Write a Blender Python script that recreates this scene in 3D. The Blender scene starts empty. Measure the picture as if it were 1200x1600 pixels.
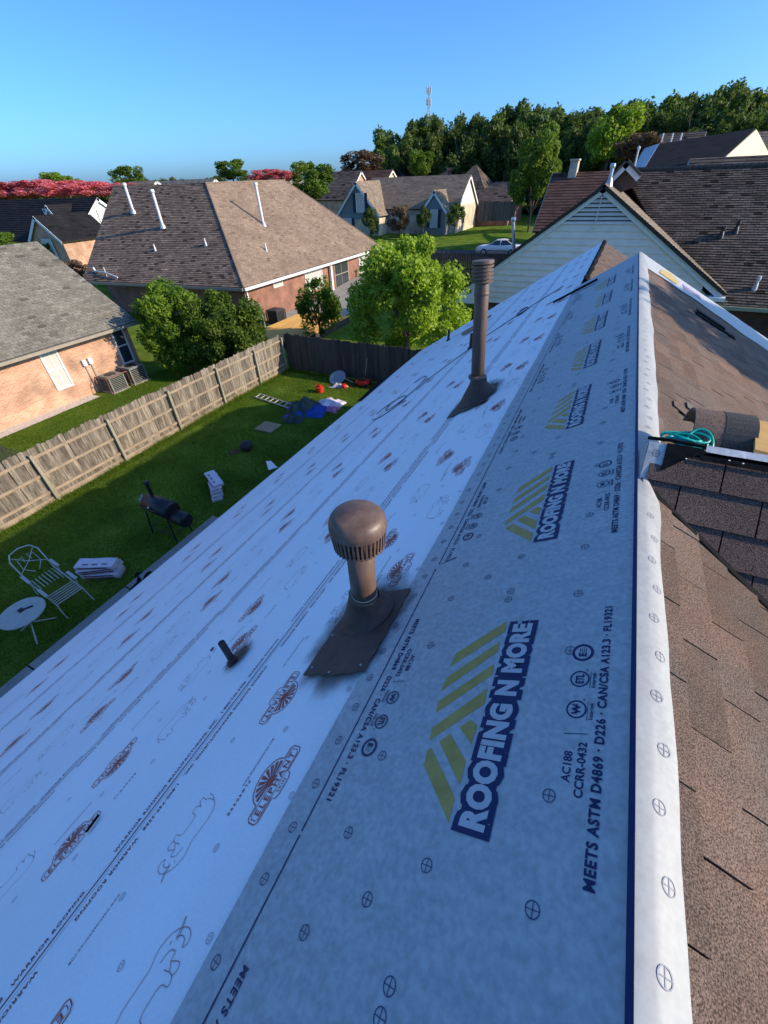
import bpy, bmesh, math, random
import numpy as np
from mathutils import Matrix, Vector
random.seed(7); rng = np.random.default_rng(7)
PI = math.pi; rad = math.radians

# ------------------------------------------------------------------ camera, world, sun, exposure
scene = bpy.context.scene
col = scene.collection
CAM = Vector((-0.3605, 0.0, 1.11))
F_PX, IMG_W = 640.0, 1200.0
RC = np.array([[0.90120662, 0.25203101, -0.35257197],
               [0.4323819, -0.57831079, 0.69181104],
               [-0.02953834, -0.77591043, -0.63015117]])
# columns of RC: camera right, camera down, camera forward in the world
RC = np.array([RC[:, 0], RC[:, 1], RC[:, 2]]).T
cam_d = bpy.data.cameras.new('camera'); cam = bpy.data.objects.new('camera', cam_d); col.objects.link(cam)
cam_d.sensor_fit = 'HORIZONTAL'; cam_d.sensor_width = 36.0; cam_d.lens = 36.0 * F_PX / IMG_W
cam_d.clip_start = 0.05; cam_d.clip_end = 3000
M = Matrix.Identity(4)
for i in range(3):
    M[i][0] = RC[i, 0]; M[i][1] = -RC[i, 1]; M[i][2] = -RC[i, 2]; M[i][3] = CAM[i]
cam.matrix_world = M
scene.camera = cam

SUN_EL, SUN_AZ = rad(24.5), rad(14.0)          # azimuth from +X towards +Y
SUN_DIR = Vector((math.cos(SUN_EL) * math.cos(SUN_AZ), math.cos(SUN_EL) * math.sin(SUN_AZ), math.sin(SUN_EL)))
w = bpy.data.worlds.new('World'); scene.world = w; w.use_nodes = True
nt = w.node_tree; nt.nodes.clear()
sky = nt.nodes.new('ShaderNodeTexSky'); sky.sky_type = 'NISHITA'; sky.sun_disc = False
sky.sun_elevation = SUN_EL; sky.sun_rotation = PI / 2 - SUN_AZ
sky.air_density = 0.75; sky.dust_density = 1.5; sky.ozone_density = 10.0; sky.altitude = 0
bg = nt.nodes.new('ShaderNodeBackground'); bg.inputs['Strength'].default_value = 0.135
wo = nt.nodes.new('ShaderNodeOutputWorld')
wb = nt.nodes.new('ShaderNodeVectorMath'); wb.operation = 'MULTIPLY'; wb.inputs[1].default_value = (.92, 1.05, 1.05)   # the camera's white balance
nt.links.new(sky.outputs[0], wb.inputs[0]); nt.links.new(wb.outputs[0], bg.inputs[0]); nt.links.new(bg.outputs[0], wo.inputs[0])
sl = bpy.data.lights.new('sun', 'SUN'); sl.energy = 3.1; sl.angle = rad(0.5); sl.color = (1.0, 0.83, 0.60)
so = bpy.data.objects.new('sun', sl); col.objects.link(so)
so.rotation_euler = SUN_DIR.to_track_quat('Z', 'Y').to_euler()
scene.view_settings.view_transform = 'Standard'; scene.view_settings.look = 'None'
scene.view_settings.gamma = 1.0; scene.view_settings.exposure = 1.0
scene.view_settings.use_curve_mapping = False
scene.render.engine = 'CYCLES'

# ------------------------------------------------------------------ survey helpers: points measured on real planes
CN = np.array(CAM)
def ray(px, py):
    r = RC @ np.array([px - 600.0, py - 800.0, F_PX]); return r / np.linalg.norm(r)
def atz(px, py, z): r = ray(px, py); return CN + (z - CN[2]) / r[2] * r
def aty(px, py, y): r = ray(px, py); return CN + (y - CN[1]) / r[1] * r
def atx(px, py, x): r = ray(px, py); return CN + (x - CN[0]) / r[0] * r

# ------------------------------------------------------------------ materials
MATS = {}
def nd(t, kind, **kw):
    n = t.nodes.new(kind)
    for k, v in kw.items():
        if k in n.inputs: n.inputs[k].default_value = v
        else: setattr(n, k, v)
    return n
def mat(name, c, rough=0.7, var=0.0, scale=5.0, fine=0.0, fscale=300.0, bump=0.0, bscale=60.0, metal=0.0, spec=0.3, tint=0.0, objrand=0.0, c2=None, detail=4.0, streak=None):
    if name in MATS: return MATS[name]
    m = bpy.data.materials.new(name); m.use_nodes = True; t = m.node_tree; MATS[name] = m
    b = t.nodes['Principled BSDF']
    b.inputs['Roughness'].default_value = rough; b.inputs['Metallic'].default_value = metal
    b.inputs['Specular IOR Level'].default_value = spec
    L = t.links.new
    tc = nd(t, 'ShaderNodeTexCoord')
    geo = nd(t, 'ShaderNodeNewGeometry')
    src = geo.outputs['Position']
    if streak:
        mp = nd(t, 'ShaderNodeMapping'); mp.inputs['Scale'].default_value = streak; L(src, mp.inputs[0]); vsrc = mp.outputs[0]
    else: vsrc = src
    cur = nd(t, 'ShaderNodeRGB'); cur.outputs[0].default_value = (*c, 1); out = cur.outputs[0]
    def mul(out, fac_socket, lo, hi, a=.25, c=.75):
        mr = nd(t, 'ShaderNodeMapRange'); L(fac_socket, mr.inputs[0])
        mr.inputs[1].default_value = a; mr.inputs[2].default_value = c
        mr.inputs[3].default_value = lo; mr.inputs[4].default_value = hi
        mx = nd(t, 'ShaderNodeVectorMath', operation='SCALE'); L(out, mx.inputs[0]); L(mr.outputs[0], mx.inputs['Scale'])
        return mx.outputs[0]
    if c2 is not None:
        nz = nd(t, 'ShaderNodeTexNoise'); nz.inputs['Scale'].default_value = scale; nz.inputs['Detail'].default_value = detail; L(vsrc, nz.inputs['Vector'])
        mr = nd(t, 'ShaderNodeMapRange'); L(nz.outputs[0], mr.inputs[0]); mr.inputs[1].default_value = .38; mr.inputs[2].default_value = .62
        mx = nd(t, 'ShaderNodeMix', data_type='RGBA'); L(mr.outputs[0], mx.inputs[0]); L(out, mx.inputs[6]); mx.inputs[7].default_value = (*c2, 1); out = mx.outputs[2]
    if var:
        nz = nd(t, 'ShaderNodeTexNoise'); nz.inputs['Scale'].default_value = scale * (1.7 if c2 is not None else 1); nz.inputs['Detail'].default_value = detail; L(vsrc, nz.inputs['Vector'])
        out = mul(out, nz.outputs[0], 1 - var, 1 + var)
    if fine:
        nz = nd(t, 'ShaderNodeTexNoise'); nz.inputs['Scale'].default_value = fscale; nz.inputs['Detail'].default_value = 2; L(src, nz.inputs['Vector'])
        out = mul(out, nz.outputs[0], 1 - fine, 1 + fine, .33, .67)
    if tint:
        at = nd(t, 'ShaderNodeAttribute', attribute_name='tint')
        ad = nd(t, 'ShaderNodeMath', operation='MULTIPLY_ADD'); L(at.outputs['Fac'], ad.inputs[0]); ad.inputs[1].default_value = tint; ad.inputs[2].default_value = 1.0
        mx = nd(t, 'ShaderNodeVectorMath', operation='SCALE'); L(out, mx.inputs[0]); L(ad.outputs[0], mx.inputs['Scale']); out = mx.outputs[0]
    if objrand:
        oi = nd(t, 'ShaderNodeObjectInfo')
        mr = nd(t, 'ShaderNodeMapRange'); L(oi.outputs['Random'], mr.inputs[0]); mr.inputs[3].default_value = 1 - objrand; mr.inputs[4].default_value = 1 + objrand
        mx = nd(t, 'ShaderNodeVectorMath', operation='SCALE'); L(out, mx.inputs[0]); L(mr.outputs[0], mx.inputs['Scale']); out = mx.outputs[0]
    L(out, b.inputs['Base Color'])
    if bump:
        nz = nd(t, 'ShaderNodeTexNoise'); nz.inputs['Scale'].default_value = bscale; nz.inputs['Detail'].default_value = 3; L(vsrc, nz.inputs['Vector'])
        bp = nd(t, 'ShaderNodeBump'); bp.inputs['Strength'].default_value = 1.0; bp.inputs['Distance'].default_value = bump; L(nz.outputs[0], bp.inputs['Height']); L(bp.outputs[0], b.inputs['Normal'])
    return m
def brick_mat(name, c1, c2, mortar, bw=0.21, bh=0.075, bump=0.006):
    m = bpy.data.materials.new(name); m.use_nodes = True; t = m.node_tree; L = t.links.new; MATS[name] = m
    b = t.nodes['Principled BSDF']; b.inputs['Roughness'].default_value = .85; b.inputs['Specular IOR Level'].default_value = .2
    geo = nd(t, 'ShaderNodeNewGeometry'); sp = nd(t, 'ShaderNodeSeparateXYZ'); L(geo.outputs['Position'], sp.inputs[0])
    ad = nd(t, 'ShaderNodeMath', operation='ADD'); L(sp.outputs[0], ad.inputs[0]); L(sp.outputs[1], ad.inputs[1])
    cb = nd(t, 'ShaderNodeCombineXYZ'); L(ad.outputs[0], cb.inputs[0]); L(sp.outputs[2], cb.inputs[1])
    br = nd(t, 'ShaderNodeTexBrick'); L(cb.outputs[0], br.inputs['Vector'])
    br.inputs['Color1'].default_value = (*c1, 1); br.inputs['Color2'].default_value = (*c2, 1); br.inputs['Mortar'].default_value = (*mortar, 1)
    br.inputs['Scale'].default_value = 1; br.inputs['Brick Width'].default_value = bw; br.inputs['Row Height'].default_value = bh; br.inputs['Mortar Size'].default_value = .012
    nz = nd(t, 'ShaderNodeTexNoise'); nz.inputs['Scale'].default_value = 1.3; nz.inputs['Detail'].default_value = 6; L(geo.outputs['Position'], nz.inputs['Vector'])
    mr = nd(t, 'ShaderNodeMapRange'); L(nz.outputs[0], mr.inputs[0]); mr.inputs[1].default_value = .3; mr.inputs[2].default_value = .7; mr.inputs[3].default_value = .7; mr.inputs[4].default_value = 1.3
    mx = nd(t, 'ShaderNodeVectorMath', operation='SCALE'); L(br.outputs[0], mx.inputs[0]); L(mr.outputs[0], mx.inputs['Scale']); L(mx.outputs[0], b.inputs['Base Color'])
    bp = nd(t, 'ShaderNodeBump'); bp.inputs['Distance'].default_value = bump; bp.invert = True; L(br.outputs['Fac'], bp.inputs['Height']); L(bp.outputs[0], b.inputs['Normal'])
    return m
def leaf_mat(name, lo, hi, trans=0.4, spec=.2):
    m = bpy.data.materials.new(name); m.use_nodes = True; t = m.node_tree; L = t.links.new; MATS[name] = m
    t.nodes.clear(); o = nd(t, 'ShaderNodeOutputMaterial')
    at = nd(t, 'ShaderNodeAttribute', attribute_name='tint'); oi = nd(t, 'ShaderNodeObjectInfo')
    mx = nd(t, 'ShaderNodeMix', data_type='RGBA'); L(at.outputs['Fac'], mx.inputs[0]); mx.inputs[6].default_value = (*lo, 1); mx.inputs[7].default_value = (*hi, 1)
    mr = nd(t, 'ShaderNodeMapRange'); L(oi.outputs['Random'], mr.inputs[0]); mr.inputs[3].default_value = .82; mr.inputs[4].default_value = 1.2
    sc = nd(t, 'ShaderNodeVectorMath', operation='SCALE'); L(mx.outputs[2], sc.inputs[0]); L(mr.outputs[0], sc.inputs['Scale'])
    p = nd(t, 'ShaderNodeBsdfPrincipled'); p.inputs['Roughness'].default_value = .55; p.inputs['Specular IOR Level'].default_value = spec; L(sc.outputs[0], p.inputs['Base Color'])
    tr = nd(t, 'ShaderNodeBsdfTranslucent'); 
    s2 = nd(t, 'ShaderNodeVectorMath', operation='MULTIPLY'); L(sc.outputs[0], s2.inputs[0]); s2.inputs[1].default_value = (1.5, 1.6, .6); L(s2.outputs[0], tr.inputs[0])
    ms = nd(t, 'ShaderNodeMixShader'); ms.inputs[0].default_value = trans; L(p.outputs[0], ms.inputs[1]); L(tr.outputs[0], ms.inputs[2]); L(ms.outputs[0], o.inputs[0])
    return m

felt_white = mat('felt_white', (.92, .92, .92), .55, var=.05, scale=1.6, fine=.03, fscale=90, bump=.005, bscale=6, spec=.3, streak=(1, .25, 1))
felt_gray = mat('felt_gray', (.41, .425, .425), .5, var=.07, scale=9, fine=.12, fscale=55, bump=.0035, bscale=9, spec=.35, c2=(.44, .455, .455), streak=(1, 2.6, 1))
felt_fold = mat('felt_fold', (.365, .375, .365), .55, var=.06, scale=9, fine=.06, fscale=60, bump=.0010, bscale=12, spec=.3)
ink_navy = mat('ink_navy', (.012, .022, .09), .5, var=.12, scale=40)
ink_pale = mat('ink_pale', (.50, .51, .52), .5, var=.06, scale=30)
ink_gold = mat('ink_gold', (.44, .325, .085), .5, var=.14, scale=22)
ink_red = mat('ink_red', (.42, .09, .065), .55, var=.15, scale=30)
ink_mark = mat('ink_mark', (.06, .08, .16), .5)
black_felt = mat('black_felt', (.010, .0105, .012), .9, var=.3, scale=12, fine=.3, fscale=200, bump=.002, bscale=30, spec=.08)
shingle_tan = mat('shingle_tan', (.165, .108, .080), .92, c2=(.148, .114, .093), var=.16, scale=3.0, fine=.7, fscale=260, bump=.004, bscale=420, spec=.15, objrand=.17)
shingle_tan_j = mat('shingle_tan_joined', (.160, .108, .081), .92, c2=(.145, .113, .094), var=.16, scale=2.2, fine=.6, fscale=260, bump=.004, bscale=300, spec=.15, tint=.12)
shingle_shaded = mat('shingle_shaded', (.115, .083, .070), .92, var=.2, scale=5, fine=.95, fscale=260, bump=.004, bscale=420, spec=.15, objrand=.10)  # darker copy of the tan shingle, shade of the wing face put in
roof_brown_shade = mat('roof_brown_shade', (.20, .147, .110), .9, var=.22, scale=.7, fine=.25, fscale=22, spec=.15, tint=.45)  # hip roof's brown, darkened in colour for its shaded face
roof_tanb = mat('roof_tan_brown', (.265, .195, .142), .9, var=.2, scale=.5, fine=.2, fscale=22, spec=.15, tint=.22)  # paler copy of that brown, sunlight on the hip face put in
roof_gray = mat('roof_gray', (.20, .185, .15), .9, var=.2, scale=.6, fine=.25, fscale=20, spec=.15, tint=.3)
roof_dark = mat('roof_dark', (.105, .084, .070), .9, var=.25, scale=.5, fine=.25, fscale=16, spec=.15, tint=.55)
roof_black = mat('roof_black', (.018, .018, .020), .9, var=.2, scale=.5, fine=.2, fscale=12, spec=.15, tint=.3)
roof_red = mat('roof_red', (.10, .058, .045), .9, var=.2, scale=.5, fine=.2, fscale=12, spec=.15, tint=.3)
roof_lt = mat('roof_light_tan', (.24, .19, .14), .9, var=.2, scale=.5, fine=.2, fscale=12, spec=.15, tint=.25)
roof_blue = mat('roof_slate_grey', (.21, .23, .26), .8, var=.15, scale=.5, fine=.15, fscale=12, spec=.2, tint=.2)
slab_dark = mat('roof_edge', (.05, .042, .038), .9, var=.2, scale=3)
white_paint = mat('white_paint', (.72, .72, .70), .5, var=.06, scale=3)
trim_paint = mat('trim_paint', (.82, .82, .80), .55, var=.07, scale=4)
siding = mat('siding_paint', (.84, .73, .64), .6, var=.08, scale=2.5, spec=.25, objrand=.04)
siding_gray = mat('siding_gray', (.18, .21, .24), .6, var=.08, scale=2)
siding_white = mat('siding_white', (.66, .66, .62), .6, var=.06, scale=2)
siding_yellow = mat('siding_yellow', (.62, .55, .36), .6, var=.06, scale=2)
gutter_tan = mat('gutter_tan', (.30, .26, .20), .5, var=.1, scale=4)
brick_red = brick_mat('brick_red', (.24, .085, .05), (.30, .12, .075), (.30, .22, .18))
brick_orange = brick_mat('brick_orange', (.46, .22, .13), (.56, .32, .21), (.50, .38, .28))
brick_cream = brick_mat('brick_cream', (.52, .42, .29), (.6, .50, .37), (.55, .48, .38))
brick_brown = brick_mat('brick_brown', (.11, .05, .035), (.15, .075, .05), (.14, .11, .09))
pipe_brown = mat('pipe_brown', (.108, .066, .047), .46, c2=(.145, .095, .070), var=.22, scale=9, fine=.12, fscale=150, spec=.45, bump=.0022, bscale=26, streak=(1, 1, .35))
boot_brown = mat('boot_brown', (.088, .055, .044), .6, var=.2, scale=20, fine=.15, fscale=200, spec=.3)
lead = mat('galvanised', (.42, .42, .42), .45, var=.15, scale=8, metal=.5)
white_pipe = mat('white_pipe', (.62, .63, .64), .45, var=.08, scale=8)
black_metal = mat('black_metal', (.012, .012, .014), .45, var=.2, scale=10, spec=.5)
chrome = mat('bright_metal', (.75, .75, .75), .2, metal=1.0)
glass = mat('window_glass', (.035, .045, .055), .08, spec=.9)
glass_lite = mat('window_blind', (.50, .50, .47), .35, var=.06, scale=5, spec=.6, streak=(1, 1, 30))
glass_teal = mat('table_glass', (.28, .36, .37), .12, spec=.9)
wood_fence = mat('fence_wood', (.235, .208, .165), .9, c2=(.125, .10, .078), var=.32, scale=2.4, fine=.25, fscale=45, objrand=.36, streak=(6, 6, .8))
wood_rail = mat('fence_rail', (.30, .235, .165), .9, var=.25, scale=3, fine=.2, fscale=40)
wood_post = mat('fence_post', (.27, .255, .185), .9, var=.2, scale=3, fine=.2, fscale=40, streak=(3, 3, .5))
wood_shaded = mat('fence_wood_shaded', (.075, .062, .050), .9, var=.35, scale=2.4, fine=.2, fscale=40, objrand=.25, streak=(6, 6, .6))  # fence wood with the shade on the back fences put into its colour
plywood = mat('plywood', (.55, .33, .11), .7, var=.15, scale=5, streak=(1, 6, 1))
deckwood = mat('deck_wood', (.72, .40, .10), .7, var=.15, scale=3, objrand=.1)
concrete = mat('concrete', (.30, .28, .25), .9, var=.15, scale=1.5, fine=.12, fscale=40, bump=.003, bscale=60)
asphalt = mat('asphalt', (.05, .05, .052), .9, var=.15, scale=1, fine=.2, fscale=40)
gravel_m = mat('gravel', (.55, .49, .42), .95, var=.3, scale=12, fine=.3, fscale=60, bump=.02, bscale=20)
grass_m = mat('lawn', (.092, .155, .024), .95, c2=(.140, .195, .028), var=.42, scale=.55, fine=.35, fscale=35, bump=.03, bscale=40, spec=.0, detail=7)
blade_m = leaf_mat('grass_blade', (.060, .118, .018), (.155, .225, .028), .48, 0.0)
leaf_a = leaf_mat('leaf_bright', (.12, .20, .018), (.34, .44, .055))
leaf_b = leaf_mat('leaf_dark', (.055, .108, .015), (.155, .225, .028))
leaf_w = leaf_mat('leaf_wood', (.045, .08, .02), (.13, .175, .04), .3)
leaf_y = leaf_mat('leaf_shrub', (.065, .132, .014), (.19, .28, .028))
leaf_p = leaf_mat('leaf_pink', (.45, .08, .12), (.80, .28, .34), .3)
leaf_r = leaf_mat('leaf_purple', (.11, .07, .05), (.24, .16, .11), .3)
bark = mat('bark', (.12, .095, .075), .95, var=.3, scale=6, bump=.02, bscale=14)
teal = mat('teal_hose', (.0, .38, .30), .35, var=.1, scale=20, spec=.5)
pinkwrap = mat('bundle_wrap', (.62, .55, .60), .4, var=.10, scale=9, spec=.5, objrand=.08)
darkwrap = mat('bundle_print', (.10, .06, .09), .45, c2=(.30, .06, .12), scale=6)
red_p = mat('red_plastic', (.55, .03, .02), .45, var=.1, scale=6)
blue_t = mat('blue_tarp', (.01, .05, .28), .5, var=.2, scale=5, bump=.01, bscale=10)
green_t = mat('green_tarp', (.022, .045, .042), .6, var=.3, scale=4, bump=.01, bscale=10)
cardboard = mat('cardboard', (.33, .24, .15), .85, var=.15, scale=5)
white_metal = mat('white_enamel', (.42, .42, .38), .5, var=.1, scale=8)
car_paint = mat('car_paint', (.74, .72, .68), .3, var=.02, scale=2, metal=.0, spec=.6)
rubber = mat('rubber', (.015, .015, .016), .7)
red_lamp = mat('tail_lamp', (.45, .02, .015), .25, spec=.7)
navy_shutter = mat('shutter', (.02, .035, .055), .6)
steel = mat('tower_steel', (.40, .42, .44), .5)

# ------------------------------------------------------------------ mesh helpers
def mesh_from(name, V, Fs, m=None, tint=None, smooth=False):
    me = bpy.data.meshes.new(name); me.from_pydata([tuple(v) for v in V], [], Fs)
    if m is not None:
        for x in (m if isinstance(m, (list, tuple)) else [m]): me.materials.append(x)
    if tint is not None:
        a = me.attributes.new('tint', 'FLOAT', 'FACE'); a.data.foreach_set('value', np.asarray(tint, dtype=np.float32))
    if smooth: me.polygons.foreach_set('use_smooth', [True] * len(me.polygons))
    me.update(); return me
class B:
    """collects shapes into one mesh"""
    def __init__(s): s.V = []; s.F = []; s.T = []
    def add(s, V, Fs, tint=0.0):
        o = len(s.V); s.V += [tuple(v) for v in V]; s.F += [tuple(i + o for i in f) for f in Fs]; s.T += [tint] * len(Fs); return s
    def box(s, x0, x1, y0, y1, z0, z1, tint=0.0):
        V = [(x, y, z) for z in (z0, z1) for y in (y0, y1) for x in (x0, x1)]
        return s.add(V, [(0, 2, 3, 1), (4, 5, 7, 6), (0, 1, 5, 4), (2, 6, 7, 3), (0, 4, 6, 2), (1, 3, 7, 5)], tint)
    def obox(s, o, u, v, n, lu, lv, ln, tint=0.0):
        o, u, v, n = (np.asarray(a, float) for a in (o, u, v, n))
        V = [o + u * a * lu + v * b_ * lv + n * c_ * ln for c_ in (0, 1) for b_ in (0, 1) for a in (0, 1)]
        return s.add(V, [(0, 2, 3, 1), (4, 5, 7, 6), (0, 1, 5, 4), (2, 6, 7, 3), (0, 4, 6, 2), (1, 3, 7, 5)], tint)
    def slab(s, P, n, th, tint=0.0):
        """polygon P (list of points) extruded by -n*th"""
        n = np.asarray(n, float); P = [np.asarray(p, float) for p in P]; k = len(P)
        V = P + [p - n * th for p in P]
        return s.add(V, [tuple(range(k)), tuple(range(2 * k - 1, k - 1, -1))] + [(i, i + k, (i + 1) % k + k, (i + 1) % k) for i in range(k)], tint)
    def tube(s, pts, r, seg=8, cap=True):
        pts = [Vector(p) for p in pts]; k = len(pts); rr = r if isinstance(r, (list, tuple)) else [r] * k
        rings = []; up = Vector((0, 0, 1))
        for i, p in enumerate(pts):
            d = (pts[min(i + 1, k - 1)] - pts[max(i - 1, 0)]).normalized()
            a = d.cross(up); a = a.normalized() if a.length > 1e-3 else d.cross(Vector((1, 0, 0))).normalized()
            if i and a.dot(pa) < 0: a = -a
            pa = a; b_ = d.cross(a).normalized()
            rings.append([p + (a * math.cos(2 * PI * j / seg) + b_ * math.sin(2 * PI * j / seg)) * rr[i] for j in range(seg)])
        V = [v for R_ in rings for v in R_]; Fs = []
        for i in range(k - 1):
            for j in range(seg): Fs.append((i * seg + j, i * seg + (j + 1) % seg, (i + 1) * seg + (j + 1) % seg, (i + 1) * seg + j))
        if cap: Fs += [tuple(range(seg - 1, -1, -1)), tuple((k - 1) * seg + j for j in range(seg))]
        return s.add(V, Fs)
    def lathe(s, prof, o=(0, 0, 0), seg=32, rot=None):
        o = Vector(o); V = []; Fs = []; k = len(prof)
        for r, z in prof:
            for j in range(seg):
                p = Vector((r * math.cos(2 * PI * j / seg), r * math.sin(2 * PI * j / seg), z))
                V.append(o + (rot @ p if rot is not None else p))
        for i in range(k - 1):
            for j in range(seg): Fs.append((i * seg + j, i * seg + (j + 1) % seg, (i + 1) * seg + (j + 1) % seg, (i + 1) * seg + j))
        if prof[0][0] > 1e-6: Fs.append(tuple(range(seg - 1, -1, -1)))
        if prof[-1][0] > 1e-6: Fs.append(tuple((k - 1) * seg + j for j in range(seg)))
        return s.add(V, Fs)
    def mesh(s, name, m, smooth=False, tint=False): return mesh_from(name, s.V, s.F, m, s.T if tint else None, smooth)
WM = {}
def link(name, me, parent=None, local=None):
    """mesh in world coordinates under a parent; local = a matrix when the mesh has its own frame"""
    o = bpy.data.objects.new(name, me); col.objects.link(o)
    if parent is not None:
        o.parent = parent
        if local is None: o.matrix_parent_inverse = WM[parent.name].inverted(); WM[o.name] = Matrix.Identity(4)
        else: o.matrix_parent_inverse = WM[parent.name].inverted(); o.matrix_basis = local; WM[o.name] = local.copy()
    else:
        if local is not None: o.matrix_basis = local
        WM[o.name] = o.matrix_basis.copy()
    return o
def part(name, b, m, parent, smooth=False, tint=False, label=None):
    o = link(name, b.mesh(name, m, smooth, tint), parent)
    if label: o['label'] = label
    return o
def tag(o, label, cat, group=None):
    o['label'] = label; o['category'] = cat
    if group: o['group'] = group
    return o
def thing(name, label, cat, loc=(0, 0, 0), group=None):
    o = bpy.data.objects.new(name, None); col.objects.link(o); o.location = loc; o.empty_display_size = .2
    WM[o.name] = Matrix.Translation(Vector(loc)); return tag(o, label, cat, group)
def one(name, b, m, label, cat, group=None, smooth=False):
    """a thing that is a single mesh; the origin sits at its base"""
    V = np.array([tuple(v) for v in b.V]); c = np.array([V[:, 0].mean(), V[:, 1].mean(), V[:, 2].min()])
    b.V = [tuple(v - c) for v in V]
    return tag(link(name, b.mesh(name, m, smooth), None, Matrix.Translation(Vector(c))), label, cat, group)
def structure(name, b, m):
    o = link(name, b.mesh(name, m)); o['kind'] = 'structure'; return o
def frame(o, u, v, n):
    m_ = Matrix.Identity(4)
    for i in range(3): m_[i][0] = u[i]; m_[i][1] = v[i]; m_[i][2] = n[i]; m_[i][3] = o[i]
    return m_
def unit(v): v = np.asarray(v, float); return v / np.linalg.norm(v)

def clip_poly(P, poly):
    """clip polygon P to convex ccw polygon, 2-D"""
    out = P
    for i in range(len(poly)):
        a, b_ = poly[i], poly[(i + 1) % len(poly)]; inp = out; out = []
        if not inp: return []
        side = lambda p: (b_[0] - a[0]) * (p[1] - a[1]) - (b_[1] - a[1]) * (p[0] - a[0])
        for j in range(len(inp)):
            p, q = inp[j], inp[(j + 1) % len(inp)]; sp, sq = side(p), side(q)
            if sp >= 0: out.append(p)
            if (sp >= 0) != (sq >= 0):
                t_ = sp / (sp - sq); out.append((p[0] + t_ * (q[0] - p[0]), p[1] + t_ * (q[1] - p[1])))
    return out
def shingles(name, parent, m, corners, exposure=.16, tab=.33, lift=.02, gap=.012, dark=0.03):
    """joined field of tabs on a planar convex roof face; corners: first two are the eave"""
    C3 = [np.asarray(c, float) for c in corners]
    u = unit(C3[1] - C3[0]); n = np.cross(C3[1] - C3[0], C3[-1] - C3[0]); n = unit(n)
    if n[2] < 0: n = -n
    v = np.cross(n, u); 
    if v[2] < 0: v = -v
    poly = [((c - C3[0]) @ u, (c - C3[0]) @ v) for c in C3]
    area = sum(poly[i][0] * poly[(i + 1) % len(poly)][1] - poly[(i + 1) % len(poly)][0] * poly[i][1] for i in range(len(poly)))
    if area < 0: poly = poly[::-1]
    us = [p[0] for p in poly]; vs = [p[1] for p in poly]
    b = B(); O = C3[0]
    rows = int((max(vs) - min(vs)) / exposure) + 1
    for r in range(rows):
        v0 = min(vs) + r * exposure; v1 = v0 + exposure * 1.06
        off = (r * .5 % 1) * tab + random.uniform(-.04, .04)
        k0 = int(math.floor((min(us) - off) / tab)) - 1; k1 = int((max(us) - off) / tab) + 1
        for k in range(k0, k1 + 1):
            u0 = off + k * tab; u1 = u0 + tab - gap
            q = clip_poly([(u0, v0), (u1, v0), (u1, v1), (u0, v1)], poly)
            if len(q) < 3: continue
            t_ = random.gauss(0, .4) if random.random() > dark else -1.5
            lf = lift * random.uniform(.8, 1.25)
            P3 = [O + u * a + v * c + n * (.006 + lf * (1 - (c - v0) / (v1 - v0))) for a, c in q]
            kk = len(P3); V = P3 + [O + u * a + v * c + n * .002 for a, c in q]
            Fs = [tuple(range(kk))]
            for i in range(kk):
                j = (i + 1) % kk
                if abs(q[i][1] - v0) < 1e-6 and abs(q[j][1] - v0) < 1e-6: Fs.append((i, i + kk, j + kk, j))
            b.add(V, Fs, t_)
    o = part(name, b, m, parent, tint=True); o['kind'] = 'stuff'; return o
def slope(parent, m, corners, th=.14, name='roof_slope', **kw):
    """roof slab with its field of shingles"""
    C3 = [np.asarray(c, float) for c in corners]
    n = unit(np.cross(C3[1] - C3[0], C3[-1] - C3[0]))
    if n[2] < 0: n = -n
    for c in C3[2:-1]: c[2] -= ((c - C3[0]) @ n) / n[2]
    corners = C3
    o = part(name, B().slab(C3, n, th), slab_dark, parent)
    shingles('shingle_field', o, m, corners, **kw)
    return o
def quad_wall(b, P, n, th): return b.slab(P, n, th)
def window(parent, c, axis, wd, ht, sgn, frame_m=white_paint, pane_m=glass, rails=1, munt=0, label=None):
    """window on a wall: c = centre on the wall face, axis = the wall normal's axis, sgn its side"""
    c = np.asarray(c, float); u = np.array([0, 1., 0]) if axis == 'x' else np.array([1., 0, 0]); v = np.array([0, 0, 1.]); n = np.array([1., 0, 0]) * sgn if axis == 'x' else np.array([0, 1., 0]) * sgn
    f = .075
    b = B(); o = c - u * wd / 2 - v * ht / 2 - n * .02
    b.obox(o, u, v, n, wd, f, .07); b.obox(o + v * (ht - f), u, v, n, wd, f, .07)
    b.obox(o + v * f, u, v, n, f, ht - 2 * f, .07); b.obox(o + u * (wd - f) + v * f, u, v, n, f, ht - 2 * f, .07)
    for k in range(rails): b.obox(o + v * (ht * (k + 1) / (rails + 1) - .025) + u * f, u, v, n, wd - 2 * f, .05, .06)
    for k in range(munt): b.obox(o + u * (wd * (k + 1) / (munt + 1) - .015) + v * f, u, v, n, .03, ht - 2 * f, .05)
    wn = part('window', b, frame_m, parent, label=label)
    p = B().obox(o + u * f + v * f, u, v, n, wd - 2 * f, ht - 2 * f, .035); part('pane', p, pane_m, wn)
    return wn

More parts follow.
